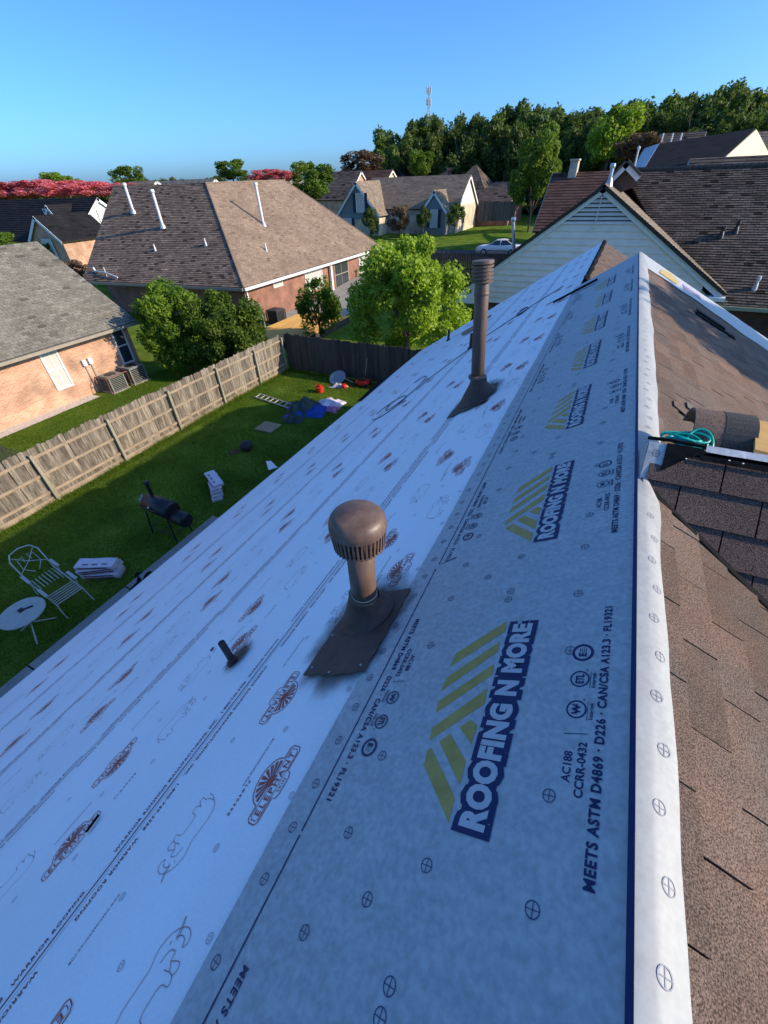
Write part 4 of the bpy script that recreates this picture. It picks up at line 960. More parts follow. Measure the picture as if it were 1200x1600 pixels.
# ------------------------------------------------------------------ fences
def board_mesh(wd, ht, th, m):
    b = B(); c_ = .03
    P = [(0, 0, 0), (0, wd, 0), (0, wd, ht - c_), (0, wd - c_, ht), (0, c_, ht), (0, 0, ht - c_)]
    b.slab(P, (1, 0, 0), th); return b.mesh('board', m)
FX = -14.95
fence = thing('wooden_fence', 'weathered wooden privacy fence along the left side of the yard', 'fence', (FX, 9, GZ))
bm_ = [board_mesh(.138, h_, .018, wood_fence) for h_ in (1.80, 1.83, 1.78)]
y = -1.0
while y < 17.5:
    link('board', bm_[random.randrange(3)], fence, Matrix.Translation((FX - .045 - random.uniform(0, .012), y, GZ + .04 + random.uniform(0, .02))) @ Matrix.Rotation(random.gauss(0, .006), 4, 'X')); y += .1425
py_ = [-.3, 2.25, 4.95, 7.55, 10.2, 12.85, 15.4, 17.55]
for i, yy in enumerate(py_):
    b = B(); b.box(FX + .0, FX + .095, yy - .045, yy + .045, GZ - .1, GZ + 1.72); part('post', b, wood_post, fence)
    if i < len(py_) - 1:
        for z in (.32, .92, 1.52):
            b = B(); b.box(FX - .043, FX - .002, yy + .0, py_[i + 1], GZ + z, GZ + z + .088); part('rail', b, wood_rail, fence)
        b = B(); b.box(FX - .042, FX - .018, yy + .05, py_[i + 1] - .05, GZ - .02, GZ + .17); part('kickboard', b, wood_rail, fence)
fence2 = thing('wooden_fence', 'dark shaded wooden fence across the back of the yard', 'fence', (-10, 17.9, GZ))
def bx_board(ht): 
    b = B(); b.slab([(0, 0, 0), (.138, 0, 0), (.138, 0, ht - .03), (.108, 0, ht), (.03, 0, ht), (0, 0, ht - .03)], (0, -1, 0), .018); return b.mesh('board', wood_shaded)
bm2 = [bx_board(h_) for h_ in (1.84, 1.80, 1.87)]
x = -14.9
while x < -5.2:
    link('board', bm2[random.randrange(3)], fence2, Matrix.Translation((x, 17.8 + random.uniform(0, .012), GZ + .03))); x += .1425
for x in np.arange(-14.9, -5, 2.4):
    b = B(); b.box(x - .045, x + .045, 17.86, 17.95, GZ - .1, GZ + 1.75); part('post', b, wood_shaded, fence2)
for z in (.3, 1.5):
    b = B(); b.box(-14.9, -5.1, 17.825, 17.86, GZ + z, GZ + z + .088); part('rail', b, wood_shaded, fence2)
fence3 = thing('wooden_fence', 'shade-darkened fence in front of the street below the white car', 'fence', (-12, 40, -6))
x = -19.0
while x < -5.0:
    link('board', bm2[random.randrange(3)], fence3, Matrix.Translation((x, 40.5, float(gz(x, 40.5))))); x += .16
b = B(); b.box(-19, -5, 40.55, 40.6, -5.3, -5.2); part('rail', b, wood_shaded, fence3)
fence4 = thing('wooden_fence', 'tan fence between the grey house and the street tree', 'fence', (-18, 80, -5.5))
a0, a1 = aty(747, 345, 78), aty(803, 345, 78)
for k in range(34):
    x = a0[0] + (a1[0] - a0[0]) * k / 34
    link('board', board4 if k else (board4 := (lambda b_: b_.mesh('board', mat('fence_tan', (.17, .14, .11), .9, objrand=.25, var=.2, scale=2)))(B().box(0, .19, 0, .02, 0, 2.4))), fence4, Matrix.Translation((float(x), 78, float(a0[2]))))

# ------------------------------------------------------------------ house on the left, near (grey roof, orange brick)
hA = thing('brick_house', 'orange brick house with grey shingle roof left of the fence', 'house', (-26, 8, GZ))
b = B(); b.box(-31.5, -22.2, -8, 14.4, GZ - .2, -4.15); b.slab([(-31.5, 14.4, -4.15), (-22.2, 14.4, -4.15), (-26.85, 14.4, -1.1)], (0, 1, 0), .2); part('wall', b, brick_orange, hA)
slope(hA, roof_gray, [(-21.7, -8.3, -4.15), (-21.7, 14.75, -4.15), (-26.85, 14.6, -.8), (-26.85, -8.3, -.8)], exposure=.15, tab=.33, lift=.025)
slope(hA, roof_gray, [(-32, -8.3, -4.15), (-32, 14.75, -4.15), (-26.85, 14.6, -.8), (-26.85, -8.3, -.8)], exposure=.4, tab=.6)
part('gutter', B().box(-21.7, -21.58, -8.3, 14.78, -4.30, -4.17), gutter_tan, hA)
part('soffit', B().box(-22.2, -21.7, -8.3, 14.7, -4.32, -4.26), gutter_tan, hA)
window(hA, (-22.2, 10.28, -5.2), 'x', .78, 1.78, 1, pane_m=glass_lite, rails=1, munt=1)
window(hA, (-22.2, 13.78, -5.15), 'x', .70, 1.78, 1, pane_m=glass, rails=1)
window(hA, (-22.2, 4.5, -5.2), 'x', .9, 1.7, 1, pane_m=glass_lite, rails=1)
def ac_unit(loc, sz, label, m=lead):
    t_ = thing('air_conditioner', label, 'air conditioner', loc); x, y, z = loc; hw = sz / 2
    part('pad', B().box(x - hw * 1.2, x + hw * 1.2, y - hw * 1.2, y + hw * 1.2, z, z + .06), concrete, t_)
    part('core', B().box(x - hw * .9, x + hw * .9, y - hw * .9, y + hw * .9, z + .06, z + sz * .95), black_metal, t_)
    part('top_panel', B().box(x - hw, x + hw, y - hw, y + hw, z + sz * .95, z + sz * 1.02), m, t_)
    for a, c_ in ((-1, -1), (1, -1), (1, 1), (-1, 1)): part('corner_post', B().box(x + a * hw - .03, x + a * hw + .03, y + c_ * hw - .03, y + c_ * hw + .03, z + .06, z + sz * .95), m, t_)
    g = B()
    for k in range(9):
        zz = z + .1 + k * sz * .9 / 9.2
        g.box(x + hw * .93, x + hw, y - hw * .93, y + hw * .93, zz, zz + .018); g.box(x - hw * .93, x + hw * .93, y - hw, y - hw * .93, zz, zz + .018)
    part('louvres', g, m, t_)
    f = B(); f.lathe([(hw * .7, z + sz * 1.02), (hw * .68, z + sz * 1.04), (hw * .1, z + sz * 1.05), (0, z + sz * 1.05)], (x, y, 0), 18); part('fan_grille', f, black_metal, t_)
acm = mat('ac_grey', (.20, .21, .20), .6, var=.1, scale=5)
ac_unit((-21.55, 12.15, GZ), .78, 'grey air conditioner nearer the blind-covered window of the orange house', acm)
ac_unit((-21.55, 13.35, GZ), .82, 'grey air conditioner under the dark window of the orange house', acm)
t_ = thing('utility_meter', 'two small grey meter boxes with pipes on the orange brick wall', 'meter', (-22.1, 11.6, GZ + 1.2))
for yy in (11.55, 11.85):
    part('meter_box', B().box(-22.19, -22.06, yy - .09, yy + .09, GZ + 1.35, GZ + 1.62), white_paint, t_); part('conduit', B().tube([(-22.13, yy, GZ), (-22.13, yy, GZ + 1.35)], .02, 6), lead, t_)
b = B(); b.tube([(-21.1, 11.6, GZ), (-21.1, 11.6, GZ + .8), (-21.1, 12.75, GZ + .8), (-21.1, 12.75, GZ)], .022, 6); b.tube([(-21.95, 11.6, GZ), (-21.95, 11.6, GZ + .8), (-21.1, 11.6, GZ + .8)], .022, 6); one('pipe_guard', b, mat('rust', (.25, .12, .06), .8), 'thin brown pipe rail round the nearer air conditioner', 'rail')

# ------------------------------------------------------------------ big brown-roofed house behind it
hB = thing('brick_house', 'red brick house with large brown hip roof and tall white pipes', 'house', (-30, 30, GZ))
b = B(); b.box(-37.0, -22.6, 23.9, 44, GZ - .3, -4.2); part('wall', b, brick_red, hB)
E1, E2 = (-22.1, 23.4, -4.2), (-22.1, 44.4, -4.2); A1, A2 = (-30.4, 30.7, 1.25), (-30.5, 41.0, 1.28)
WL = (-36.9, 22.1, -4.25); WA = (-40.2, 30.1, .85)
slope(hB, roof_tanb, [E1, E2, A2, A1], exposure=.17, tab=.36, lift=.028)['label'] = 'sunlit hip face, given the lighter tan-brown'
slope(hB, roof_brown_shade, [E1, WL, WA, A1], exposure=.17, tab=.36, lift=.032, dark=.05)['label'] = 'shaded face with lifted shingles, its brown darkened'
slope(hB, roof_tanb, [E2, (-38.8, 44.4, -4.2), A2], exposure=.5, tab=.9)
part('roof_back', B().add([A1, A2, (-38.8, 44.4, -4.2), (-40, 30, -4.2), WA], [(0, 1, 2, 3, 4)]), slab_dark, hB)
for a, c_ in ((E1, A1), (A1, A2), (A1, WA), (A2, E2)):
    a, c_ = np.array(a), np.array(c_); n = int(np.linalg.norm(c_ - a) / .3); b = B()
    for k in range(n):
        p, q = a + (c_ - a) * k / n, a + (c_ - a) * (k + 1.1) / n; b.tube([p + [0, 0, .03], q + [0, 0, .05]], .07, 6)
    part('ridge_caps', b, roof_brown_shade, hB)
part('fascia', B().obox(np.array(E1) + [0, 0, -.2], (0, 1, 0), (1, 0, 0), (0, 0, 1), 21, .12, .17), white_paint, hB)
d_ = unit(np.array(E1) - np.array(WL)); part('fascia', B().obox(np.array(WL) + [0, -.1, -.2], d_, (0, 1, 0), (0, 0, 1), 14.8, .1, .17), gutter_tan, hB)
part('soffit', B().box(-22.6, -22.1, 23.5, 44.2, -4.36, -4.30), white_paint, hB)
part('downspout', B().box(-22.58, -22.48, 24.0, 24.1, GZ, -4.3), white_paint, hB)
window(hB, (-22.6, 27.6, -4.66), 'x', 1.15, .5, 1, pane_m=glass_lite, rails=0)
window(hB, (-22.6, 32.4, -5.2), 'x', 2.6, 1.55, 1, pane_m=glass_lite, rails=0, munt=3)
window(hB, (-22.6, 36.9, -5.45), 'x', 2.5, 2.2, 1, frame_m=mat('tan_frame', (.38, .32, .24), .6), pane_m=glass, rails=1, munt=1, label='dark four-paned patio window')
window(hB, (-22.6, 41.4, -5.6), 'x', 2.3, 2.2, 1, pane_m=glass_lite, rails=0, munt=3)
part('porch_post', B().box(-22.5, -22.3, 34.7, 34.95, GZ, -4.3), white_paint, hB)
def plumb(house_, base, top, r, m=white_pipe, cap=True):
    b = B(); b.tube([base, top], r, 12); p_ = part('vent_pipe', b, m, house_)
    v = Vector(top); b = B(); b.lathe([(r * 1.35, -.02), (r * 1.5, .05), (r * 1.35, .16), (0, .18)], v, 12)
    if cap: part('vent_cap', b, m, p_)
    b = B(); v = Vector(base); b.lathe([(r * 2.3, -.05), (r * 1.7, .15), (r * 1.05, .3)], v, 12); part('vent_boot', b, m if m is black_metal else lead, p_)
for bs, tp in (((-26.36, 31.74, -1.5), (-26.4, 31.7, 1.05)),): plumb(hB, bs, tp, .11)
mB = 2 / 3
def onB(px, py): 
    # the dark face plane through WL, E1, A1
    n_ = np.cross(np.array(E1) - np.array(WL), np.array(A1) - np.array(WL)); r_ = ray(px, py); t0 = ((np.array(WL) - CN) @ n_) / (r_ @ n_); return CN + t0 * r_
for bpx, tpx, r_ in (((255, 356), (239, 300), .11), ((209, 333), (194, 290), .11), ((243, 392), (242, 381), .05), ((322, 384), (321, 372), .05)):
    p = onB(*bpx); d0 = np.hypot(p[0] - CN[0], p[1]); q = ray(*tpx); q = CN + q * d0 / np.hypot(q[0], q[1]); plumb(hB, tuple(p), (p[0], p[1], q[2]), r_, cap=r_ > .06)
n_ = None
def onB2(px, py):
    n_ = np.cross(np.array(E2) - np.array(E1), np.array(A1) - np.array(E1)); r_ = ray(px, py); t0 = ((np.array(E1) - CN) @ n_) / (r_ @ n_); return CN + t0 * r_
p = onB2(416, 392); plumb(hB, tuple(p), (p[0], p[1], p[2] + .5), .05, cap=False)
p = onB(150, 427); q = onB(185, 437); t_ = thing('roof_antenna', 'small white antenna lying at the lower left of the brown roof', 'antenna', tuple(p))
b = B(); b.tube([p + [0, 0, .15], (p + q) / 2 + [0, 0, .25], q + [0, 0, .15]], .05, 6); part('mast', b, white_pipe, t_)
b = B(); b.tube([(p + q) / 2 + [0, 0, 0], (p + q) / 2 + [0, 0, .6]], .035, 6); b.tube([p + [0, 0, .1], p + [-.2, .1, .35]], .07, 6); part('mount', b, white_pipe, t_)
# narrow brown house corner below (shaded wall of the dark face): AC, trellis, deck
ac_unit((-21.3, 25.2, GZ), .95, 'dark air conditioner by the red brick corner', mat('ac_dark', (.05, .052, .055), .6))
t_ = thing('trellis', 'white wooden trellis ladder leaning at the red brick corner', 'trellis', (-21.6, 23.2, GZ))
for k in range(3): part('upright', B().tube([(-20.9 + .3 * k, 22.7, GZ), (-21.7 + .35 * k, 23.4, GZ + 1.8)], .025, 5), white_metal, t_)
for k in range(7): part('rung', B().tube([(-20.95 - .11 * k, 22.72 + .1 * k, GZ + .1 + .26 * k), (-20.25 - .1 * k, 22.72 + .1 * k, GZ + .1 + .26 * k)], .02, 5), white_metal, t_)
deck = thing('wood_deck', 'orange stained plank deck beside the red brick house', 'deck', (-18, 24.5, GZ))
for k in range(18): part('plank', B().box(-20.2 + .22 * k, -20.0 + .22 * k, 20.6, 27.0, GZ + .45, GZ + .49), deckwood, deck)
part('frame', B().box(-20.2, -16.3, 20.6, 27.0, GZ, GZ + .445), slab_dark, deck)
sheet('side_patio', concrete, -22.5, -17.5, 26, 40, .03, 8)

# ------------------------------------------------------------------ neighbour on the right: siding gable and dark roof
hE = thing('siding_house', 'house with grey lap siding gable and dark brown shingle roof', 'house', (3, 31, GZ))
GY = 27.3; AP = np.array([-1.70, GY, .56]); GL = np.array([-8.4, GY, -4.36]); GR = np.array([4.85, GY, -3.75])
zb = -4.75
b = B(); b.box(-7.6, 15, 27.9, 42, GZ - .2, -4.3); part('wall', b, brick_brown, hE)
b = B(); b.box(-7.5, 3.6, 27.45, 28, GZ - .2, -4.7); part('wall', b, brick_brown, hE)
b = B(); b.slab([GL + [.4, .13, -.35], GR + [-.3, .13, -.35], AP + [0, .13, -.1]], (0, -1, 0), .15); part('gable_backing', b, siding, hE)
def gx(z, side):
    e_ = GL if side < 0 else GR; return AP[0] + (e_[0] - AP[0]) * (AP[2] - z) / (AP[2] - e_[2])
z = -4.85; ex = .30
while z < .12:
    vent = z > -1.0
    zt = z + ex
    zq = max(z, -4.3)
    xl, xr = max(-7.75, gx(max(z, GL[2]), -1) + .18), min(3.9, gx(max(z, GR[2]), 1) - .18)
    xl2, xr2 = max(-7.75, gx(max(zt, GL[2]), -1) + .18), min(3.9, gx(max(zt, GR[2]), 1) - .18)
    if xr2 - xl2 < .02: xl2 = xr2 = (xl2 + xr2) / 2
    if xr - xl < .1: break
    if not vent:
        b = B(); b.add([(xl, GY - .075, z), (xr, GY - .075, z), (xr2, GY - .02, zt), (xl2, GY - .02, zt), (xl, GY + .0, z), (xr, GY + .0, z)], [(0, 1, 2, 3), (4, 5, 1, 0)]); part('siding_plank', b, siding, hE)
    else:
        b = B(); b.slab([(xl, GY - .10, z), (xr, GY - .10, z), (xr2 + .1, GY + .0, z + .115), (xl2 - .1, GY + .0, z + .115)], unit((0, -.7, .7)), .012); part('louvre_slat', b, siding, hE)
        z -= ex - .175
    z += ex
part('vent_backing', B().slab([(gx(-1.15, -1) + .3, GY + .06, -1.15), (gx(-1.15, 1) - .3, GY + .06, -1.15), (AP[0], GY + .06, .3)], (0, -1, 0), .02), black_metal, hE)
part('vent_mullion', B().box(AP[0] - .02, AP[0] + .02, GY - .13, GY - .08, -1.2, .2), siding, hE)
for e_ in (GL, GR):
    d_ = unit(e_ - AP); nn = np.array([-d_[2], 0, d_[0]]); nn = nn if nn[2] > 0 else -nn
    L_ = np.linalg.norm(e_ - AP) + .15
    part('rake_board', B().obox(AP + [0, -.16, 0] - nn * .26, d_, nn, (0, 1, 0), L_, .26, .08), trim_paint, hE)
slope(hE, roof_lt, [GR + [.1, -.3, .06], GR + [.1, 7.4, .06], AP + [0, 7.4, .06], AP + [0, -.3, .06]], exposure=.17, tab=.33)  # same roof; sun on this slope put in as a lighter tan
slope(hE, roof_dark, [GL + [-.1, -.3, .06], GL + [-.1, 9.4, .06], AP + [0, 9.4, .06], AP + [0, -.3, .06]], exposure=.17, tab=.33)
part('eave_return', B().box(-8.5, -7.4, GY - .25, GY + .5, -4.95, -4.45), trim_paint, hE)
part('eave_return', B().box(4.2, 4.95, GY - .45, GY + .4, -4.02, -3.85), trim_paint, hE)
slope(hE, roof_dark, [(3.9, 27.0, -4.2), (17, 27.0, -4.2), (17, 34.9, 1.07), (-1.25, 34.9, 1.07)], exposure=.17, tab=.36, lift=.04, dark=.02)['label'] = 'dark shingle face'
slope(hE, roof_dark, [(-1.25, 43, -4.2), (17, 43, -4.2), (17, 34.9, 1.07), (-1.25, 34.9, 1.07)], exposure=.6, tab=1)
b = B()
for k in range(60): b.tube([(-1.25 + .3 * k, 34.9, 1.10), (-.92 + .3 * k, 34.9, 1.14)], .11, 6)
part('ridge_caps', b, roof_dark, hE)
part('gutter', B().box(4.6, 17, 26.86, 27.0, -4.36, -4.2), mat('gutter_olive', (.30, .32, .22), .5), hE)
for px, py in ((1125, 372), (1148, 364)):
    n_ = np.array([0, -.667, 1.]); r_ = ray(px, py); t0 = (-4.2 - .667 * 27 - n_ @ CN) / (n_ @ r_); p = CN + t0 * r_
    plumb(hE, tuple(p), (p[0], p[1], p[2] + .35), .07, black_metal, True)
n_ = np.array([0, -.667, 1.]); r_ = ray(1178, 452); p = CN + (-4.2 - .667 * 27 - n_ @ CN) / (n_ @ r_) * r_
plumb(hE, tuple(p), (p[0], p[1], p[2] + .4), .06, white_pipe, True)
bl = mat('galv_blue', (.36, .42, .50), .35, metal=.7, var=.1, scale=6)
plumb(hE, tuple(aty(951, 290, 28.6)), tuple(aty(957, 262, 28.6)), .085, bl)
plumb(hE, tuple(aty(803, 402, 28.6)), tuple(aty(802, 345, 28.6)), .095, bl)
# white trimmed gable rising behind its ridge
a, l_, r_ = aty(980, 249, 30.5), aty(922, 308, 30.5), aty(1003, 274, 30.5)
hE2 = thing('gabled_house', 'white trimmed brown gable peak just behind the siding house ridge', 'house', (float(a[0]), 34, -5))
part('wall', B().slab([l_ + [.2, .2, -.3], r_ + [0, .2, -.4], a + [0, .2, -.1]], (0, -1, 0), .2), mat('gable_brown', (.10, .065, .05), .8), hE2)
for e_ in (l_, r_):
    d_ = unit(e_ - a); nn = np.array([-d_[2], 0, d_[0]]); nn = nn if nn[2] > 0 else -nn
    part('rake_board', B().obox(a + [0, -.1, 0] - nn * .3, d_, nn, (0, 1, 0), np.linalg.norm(e_ - a), .3, .1), white_paint, hE2)
    part('roof_slope', B().slab([a + [0, -.2, .05], e_ + [0, -.2, .05], e_ + [0, 4, .05], a + [0, 4, .05]], nn, .12), roof_dark, hE2)

# ------------------------------------------------------------------ middle-distance houses
def simple_house(label, x0, x1, y0, y1, zg, ze, zr, axis, mw, mr, mgable=None, ov=.4, name='house', hip=(0, 0), exposure=.3, trim=white_paint, windows=()):
    t_ = thing(name, label, 'house', ((x0 + x1) / 2, (y0 + y1) / 2, zg))
    part('wall', B().box(x0, x1, y0, y1, zg - 1.5, ze), mw, t_)
    xm, ym = (x0 + x1) / 2, (y0 + y1) / 2; k = (zr - ze) / (((y1 - y0) if axis == 'x' else (x1 - x0)) / 2); dz = ov * k
    kw = dict(exposure=exposure, tab=exposure * 2, lift=.04)
    if axis == 'x':
        a0, a1 = (x0 - ov * .6 + hip[0], ym, zr), (x1 + ov * .6 - hip[1], ym, zr)
        c00, c10, c01, c11 = (x0 - ov * .6, y0 - ov, ze - dz), (x1 + ov * .6, y0 - ov, ze - dz), (x0 - ov * .6, y1 + ov, ze - dz), (x1 + ov * .6, y1 + ov, ze - dz)
        slope(t_, mr, [c00, c10, a1, a0], **kw); slope(t_, mr, [c11, c01, a0, a1], **kw)
        for xx, hp, cs, ap, sg in ((x0, hip[0], (c00, c01), a0, -1), (x1, hip[1], (c10, c11), a1, 1)):
            if hp: slope(t_, mr, [cs[0], cs[1], ap], **kw)
            else:
                part('gable_wall', B().slab([(xx, y0, ze), (xx, y1, ze), (xx, ym, zr - .15)], (sg, 0, 0), .2), mgable or mw, t_)
                for c_ in cs:
                    d_ = unit(np.array(c_) - np.array(ap)); nn = np.cross((1., 0, 0), d_); nn = nn if nn[2] > 0 else -nn
                    part('rake_board', B().obox(np.array(ap) + [.0 if sg > 0 else -.05, 0, 0] - nn * .34, d_, nn, (1, 0, 0), np.linalg.norm(np.array(c_) - np.array(ap)), .3, .05), trim, t_)
    else:
        a0, a1 = (xm, y0 - ov * .6 + hip[0], zr), (xm, y1 + ov * .6 - hip[1], zr)
        c00, c10, c01, c11 = (x0 - ov, y0 - ov * .6, ze - dz), (x1 + ov, y0 - ov * .6, ze - dz), (x0 - ov, y1 + ov * .6, ze - dz), (x1 + ov, y1 + ov * .6, ze - dz)
        slope(t_, mr, [c10, c11, a1, a0], **kw); slope(t_, mr, [c01, c00, a0, a1], **kw)
        for yy, hp, cs, ap, sg in ((y0, hip[0], (c00, c10), a0, -1), (y1, hip[1], (c01, c11), a1, 1)):
            if hp: slope(t_, mr, [cs[0], cs[1], ap], **kw)
            else:
                part('gable_wall', B().slab([(x0, yy, ze), (x1, yy, ze), (xm, yy, zr - .15)], (0, sg, 0), .2), mgable or mw, t_)
                for c_ in cs:
                    d_ = unit(np.array(c_) - np.array(ap)); nn = np.cross((0, 1., 0), d_); nn = nn if nn[2] > 0 else -nn
                    part('rake_board', B().obox(np.array(ap) + [0, .0 if sg > 0 else -.05, 0] - nn * .34, d_, nn, (0, 1, 0), np.linalg.norm(np.array(c_) - np.array(ap)), .3, .05), trim, t_)
    return t_
def shutters(t_, c, wd, ht):
    for sg in (-1, 1): part('shutter', B().box(c[0] + sg * (wd / 2 + .28) - .22, c[0] + sg * (wd / 2 + .28) + .22, c[1] - .08, c[1] - .01, c[2] - ht / 2, c[2] + ht / 2), navy_shutter, t_)
# the grey gabled house across the street
hD = simple_house('cream brick house with long tan roof and white end gable across the street', -40, -23.6, 73.4, 84, -5.5, -2.3, 1.32, 'x', brick_cream, roof_lt, siding_white, exposure=.25)
hD['category'] = 'house'
gD = simple_house('grey sided front gable wing with blue shuttered window', -42.3, -35.0, 70, 78, -5.6, -2.9, 1.0, 'y', brick_cream, roof_lt, siding_gray, exposure=.25)
part('gable_siding', B().box(-42.32, -34.98, 69.9, 70.0, -3.6, -2.88), siding_gray, gD)
window(gD, (-38.0, 69.78, -1.6), 'y', 1.5, 2.4, -1, pane_m=glass_lite); shutters(gD, (-38.0, 69.78, -1.6), 1.5, 2.4)
window(gD, (-40.6, 69.9, -4.5), 'y', 1.6, 1.9, -1, pane_m=glass_lite); shutters(gD, (-40.6, 69.9, -4.5), 1.6, 1.9)
pD = simple_house('small grey porch gable with shuttered window on the cream house', -28.3, -24.6, 71.3, 77, -5.4, -2.5, -.3, 'y', mat('porch_grey', (.22, .21, .19), .7), roof_lt, siding_gray, exposure=.25)
window(pD, (-26.4, 71.25, -3.7), 'y', 1.2, 2.2, -1, pane_m=glass_lite); shutters(pD, (-26.4, 71.25, -3.7), 1.2, 2.2)
window(hD, (-33.0, 73.3, -3.9), 'y', 1.2, 2.0, -1, pane_m=glass_lite)
part('side_louvre', B().box(-23.6, -23.5, 76.2, 77.4, -4.6, -3.2), navy_shutter, hD)
# far left: dark roofed house with brick dormer gable and white end gable
hC = simple_house('dark roofed house with white end gable at the far left', -88, -60, 37, 47, -6.0, -3.4, .45, 'x', brick_orange, roof_black, siding_white, exposure=.3)
c1 = aty(58, 336, 36.0)
dC = simple_house('orange brick front gable of the dark roofed house', float(aty(52, 380, 34)[0]), float(aty(98, 380, 34)[0]), 34, 40, -6.4, float(aty(75, 372, 34)[2]), float(aty(60, 337, 34)[2]), 'y', brick_orange, roof_black, brick_orange, exposure=.3)
window(dC, ((float(aty(80, 392, 33.9)[0])), 33.9, float(aty(80, 392, 33.9)[2])), 'y', 1.8, 2.3, -1, pane_m=glass_lite)
d2 = simple_house('small white dormer on the dark roof at far left', float(aty(65, 330, 38)[0]), float(aty(88, 330, 38)[0]), 38, 42, -4, float(aty(76, 345, 38)[2]), float(aty(72, 320, 38)[2]), 'y', siding_white, roof_black, siding_white, exposure=.3, ov=.2)
window(d2, (float(aty(76, 338, 37.9)[0]), 37.9, float(aty(76, 338, 37.9)[2])), 'y', 1.2, 1.5, -1, pane_m=glass, munt=1)
window(hC, (-59.9, 42, -1.6), 'x', 1.2, 1.8, 1, pane_m=glass_lite)
def far_house(label, pl, pr, py, Y, mr, mw, drop=3.2, depth=11, hip=(0, 0), gable=None, zg=None):
    a, c_ = aty(pl, py, Y), aty(pr, py, Y)
    z = (a[2] + c_[2]) / 2
    return simple_house(label, float(a[0]), float(c_[0]), Y - depth / 2, Y + depth / 2, z - drop - 3.0, z - drop, float(z), 'x', mw, mr, gable, hip=hip, exposure=.4)
far_house('tan roof just left of the white pipes on the skyline', 203, 243, 283, 70, roof_lt, brick_cream)
far_house('tan grey roof behind the brown ridge, left', 250, 335, 281, 84, roof_gray, brick_cream)
far_house('low grey roof behind the pink blossoms at the ridge', 385, 468, 270, 120, roof_gray, brick_cream, hip=(3, 3))
far_house('grey hip roof in the far middle left', 522, 562, 259, 108, roof_gray, brick_cream, hip=(4, 4))
far_house('grey hip roof below the wood edge', 598, 642, 250, 112, roof_blue, brick_cream, drop=4.5, hip=(5, 5))
far_house('dark brown roof behind the small green tree', 500, 563, 268, 92, roof_dark, brick_orange, drop=4)
far_house('reddish brown roof left of the white chimney pipe', 566, 612, 266, 96, roof_red, siding_yellow)
far_house('pale grey roof right behind the cream house', 665, 712, 263, 102, roof_blue, siding_white, hip=(6, 2))
far_house('dark brown roof behind the white end gable', 712, 775, 258, 100, roof_dark, brick_cream, drop=4, hip=(4, 4))
far_house('brown roof with brick wall left of the street tree', 748, 812, 284, 90, roof_dark, brick_red, drop=2.4, hip=(3, 0))
hR = far_house('red brown roofed house behind the siding gable', 868, 1010, 268, 58, roof_red, brick_brown, drop=4.2, depth=13)
p = aty(897, 262, 58); part('chimney', B().box(p[0] - .38, p[0] + .38, 57.3, 58.7, p[2] - 2, p[2] + .55).box(p[0] - .45, p[0] + .45, 57.1, 58.9, p[2] + .55, p[2] + .68), brick_cream, hR)
hK = thing('house', 'black roofed house with pale yellow gable near the wood', 'house', (20, 70, -5))
k0, k1 = aty(1030, 225, 74), aty(1176, 214, 70); e0, e1 = aty(1005, 266, 62), aty(1132, 246, 60)
slope(hK, roof_black, [e0, e1, k1, k0], exposure=.4, tab=.8)
e2 = aty(992, 258, 70); part('pale_roof_face', B().slab([e0 + [0, 0, .05], k0 + [0, 0, .05], k0 + [-1.5, 4, -.2], e2], (0, 0, 1), .15), mat('roof_paper', (.55, .56, .57), .6, var=.08, scale=1), hK)
g2 = aty(1203, 242, 80); part('gable_wall', B().slab([e1 + [.1, 0, 0], k1 + [.1, 0, -.1], g2], (1, 0, 0), .2), siding_yellow, hK)
part('wall', B().slab([e0 + [0, .4, 0], e1 + [0, .4, 0], e1 + [0, .4, -5], e0 + [0, .4, -5]], (0, 1, 0), .2), siding_yellow, hK)
for px in (1037, 1052, 1066): part('vent_pipe', B().tube([aty(px - 4, 222, 78), aty(px, 208, 78)], .12, 6), white_pipe, hK)
far_house('long brown roof behind the siding house ridge', 1085, 1260, 244, 52, roof_dark, brick_brown, drop=3.5)
far_house('dark roof with white gable tip near the wood', 1035, 1100, 207, 92, roof_dark, siding_white, drop=4)
far_house('tan brown roof at the right frame edge below the wood', 1162, 1300, 203, 86, roof_tanb, siding_yellow, drop=4.5)
t_ = thing('vent_flue', 'thin white flue pipe standing between the white gable peak and the black roof', 'pipe', tuple(aty(992, 262, 44)))
part('pipe', B().tube([aty(990, 266, 44), aty(998, 232, 44)], .06, 8), white_pipe, t_); part('cap', B().lathe([(.10, -.05), (.10, .1), (0, .15)], Vector(aty(998, 232, 44)), 8), white_pipe, t_)

# ------------------------------------------------------------------ cell tower
tb = aty(667, 262, 260); tt = aty(667, 136, 260)
tw = thing('cell_tower', 'thin grey cell tower rising above the wood', 'tower', (float(tb[0]), 260, float(tb[2])))
zt, zb_ = float(tt[2]), float(tb[2]); b = B()
for a in range(3): b.tube([(tb[0] + 1.3 * math.cos(a * 2.1), 260 + 1.3 * math.sin(a * 2.1), zb_ - 5), (tb[0] + .35 * math.cos(a * 2.1), 260 + .35 * math.sin(a * 2.1), zt)], .14, 5)
part('legs', b, steel, tw)
b = B(); n = 26
for k in range(n):
    f0, f1 = k / n, (k + 1) / n; r0, r1 = 1.3 - .95 * f0, 1.3 - .95 * f1; z0, z1 = zb_ + (zt - zb_) * f0, zb_ + (zt - zb_) * f1
    for a in range(3): b.tube([(tb[0] + r0 * math.cos(a * 2.1), 260 + r0 * math.sin(a * 2.1), z0), (tb[0] + r1 * math.cos(a * 2.1 + 2.1), 260 + r1 * math.sin(a * 2.1 + 2.1), z1)], .07, 4)
part('bracing', b, steel, tw)
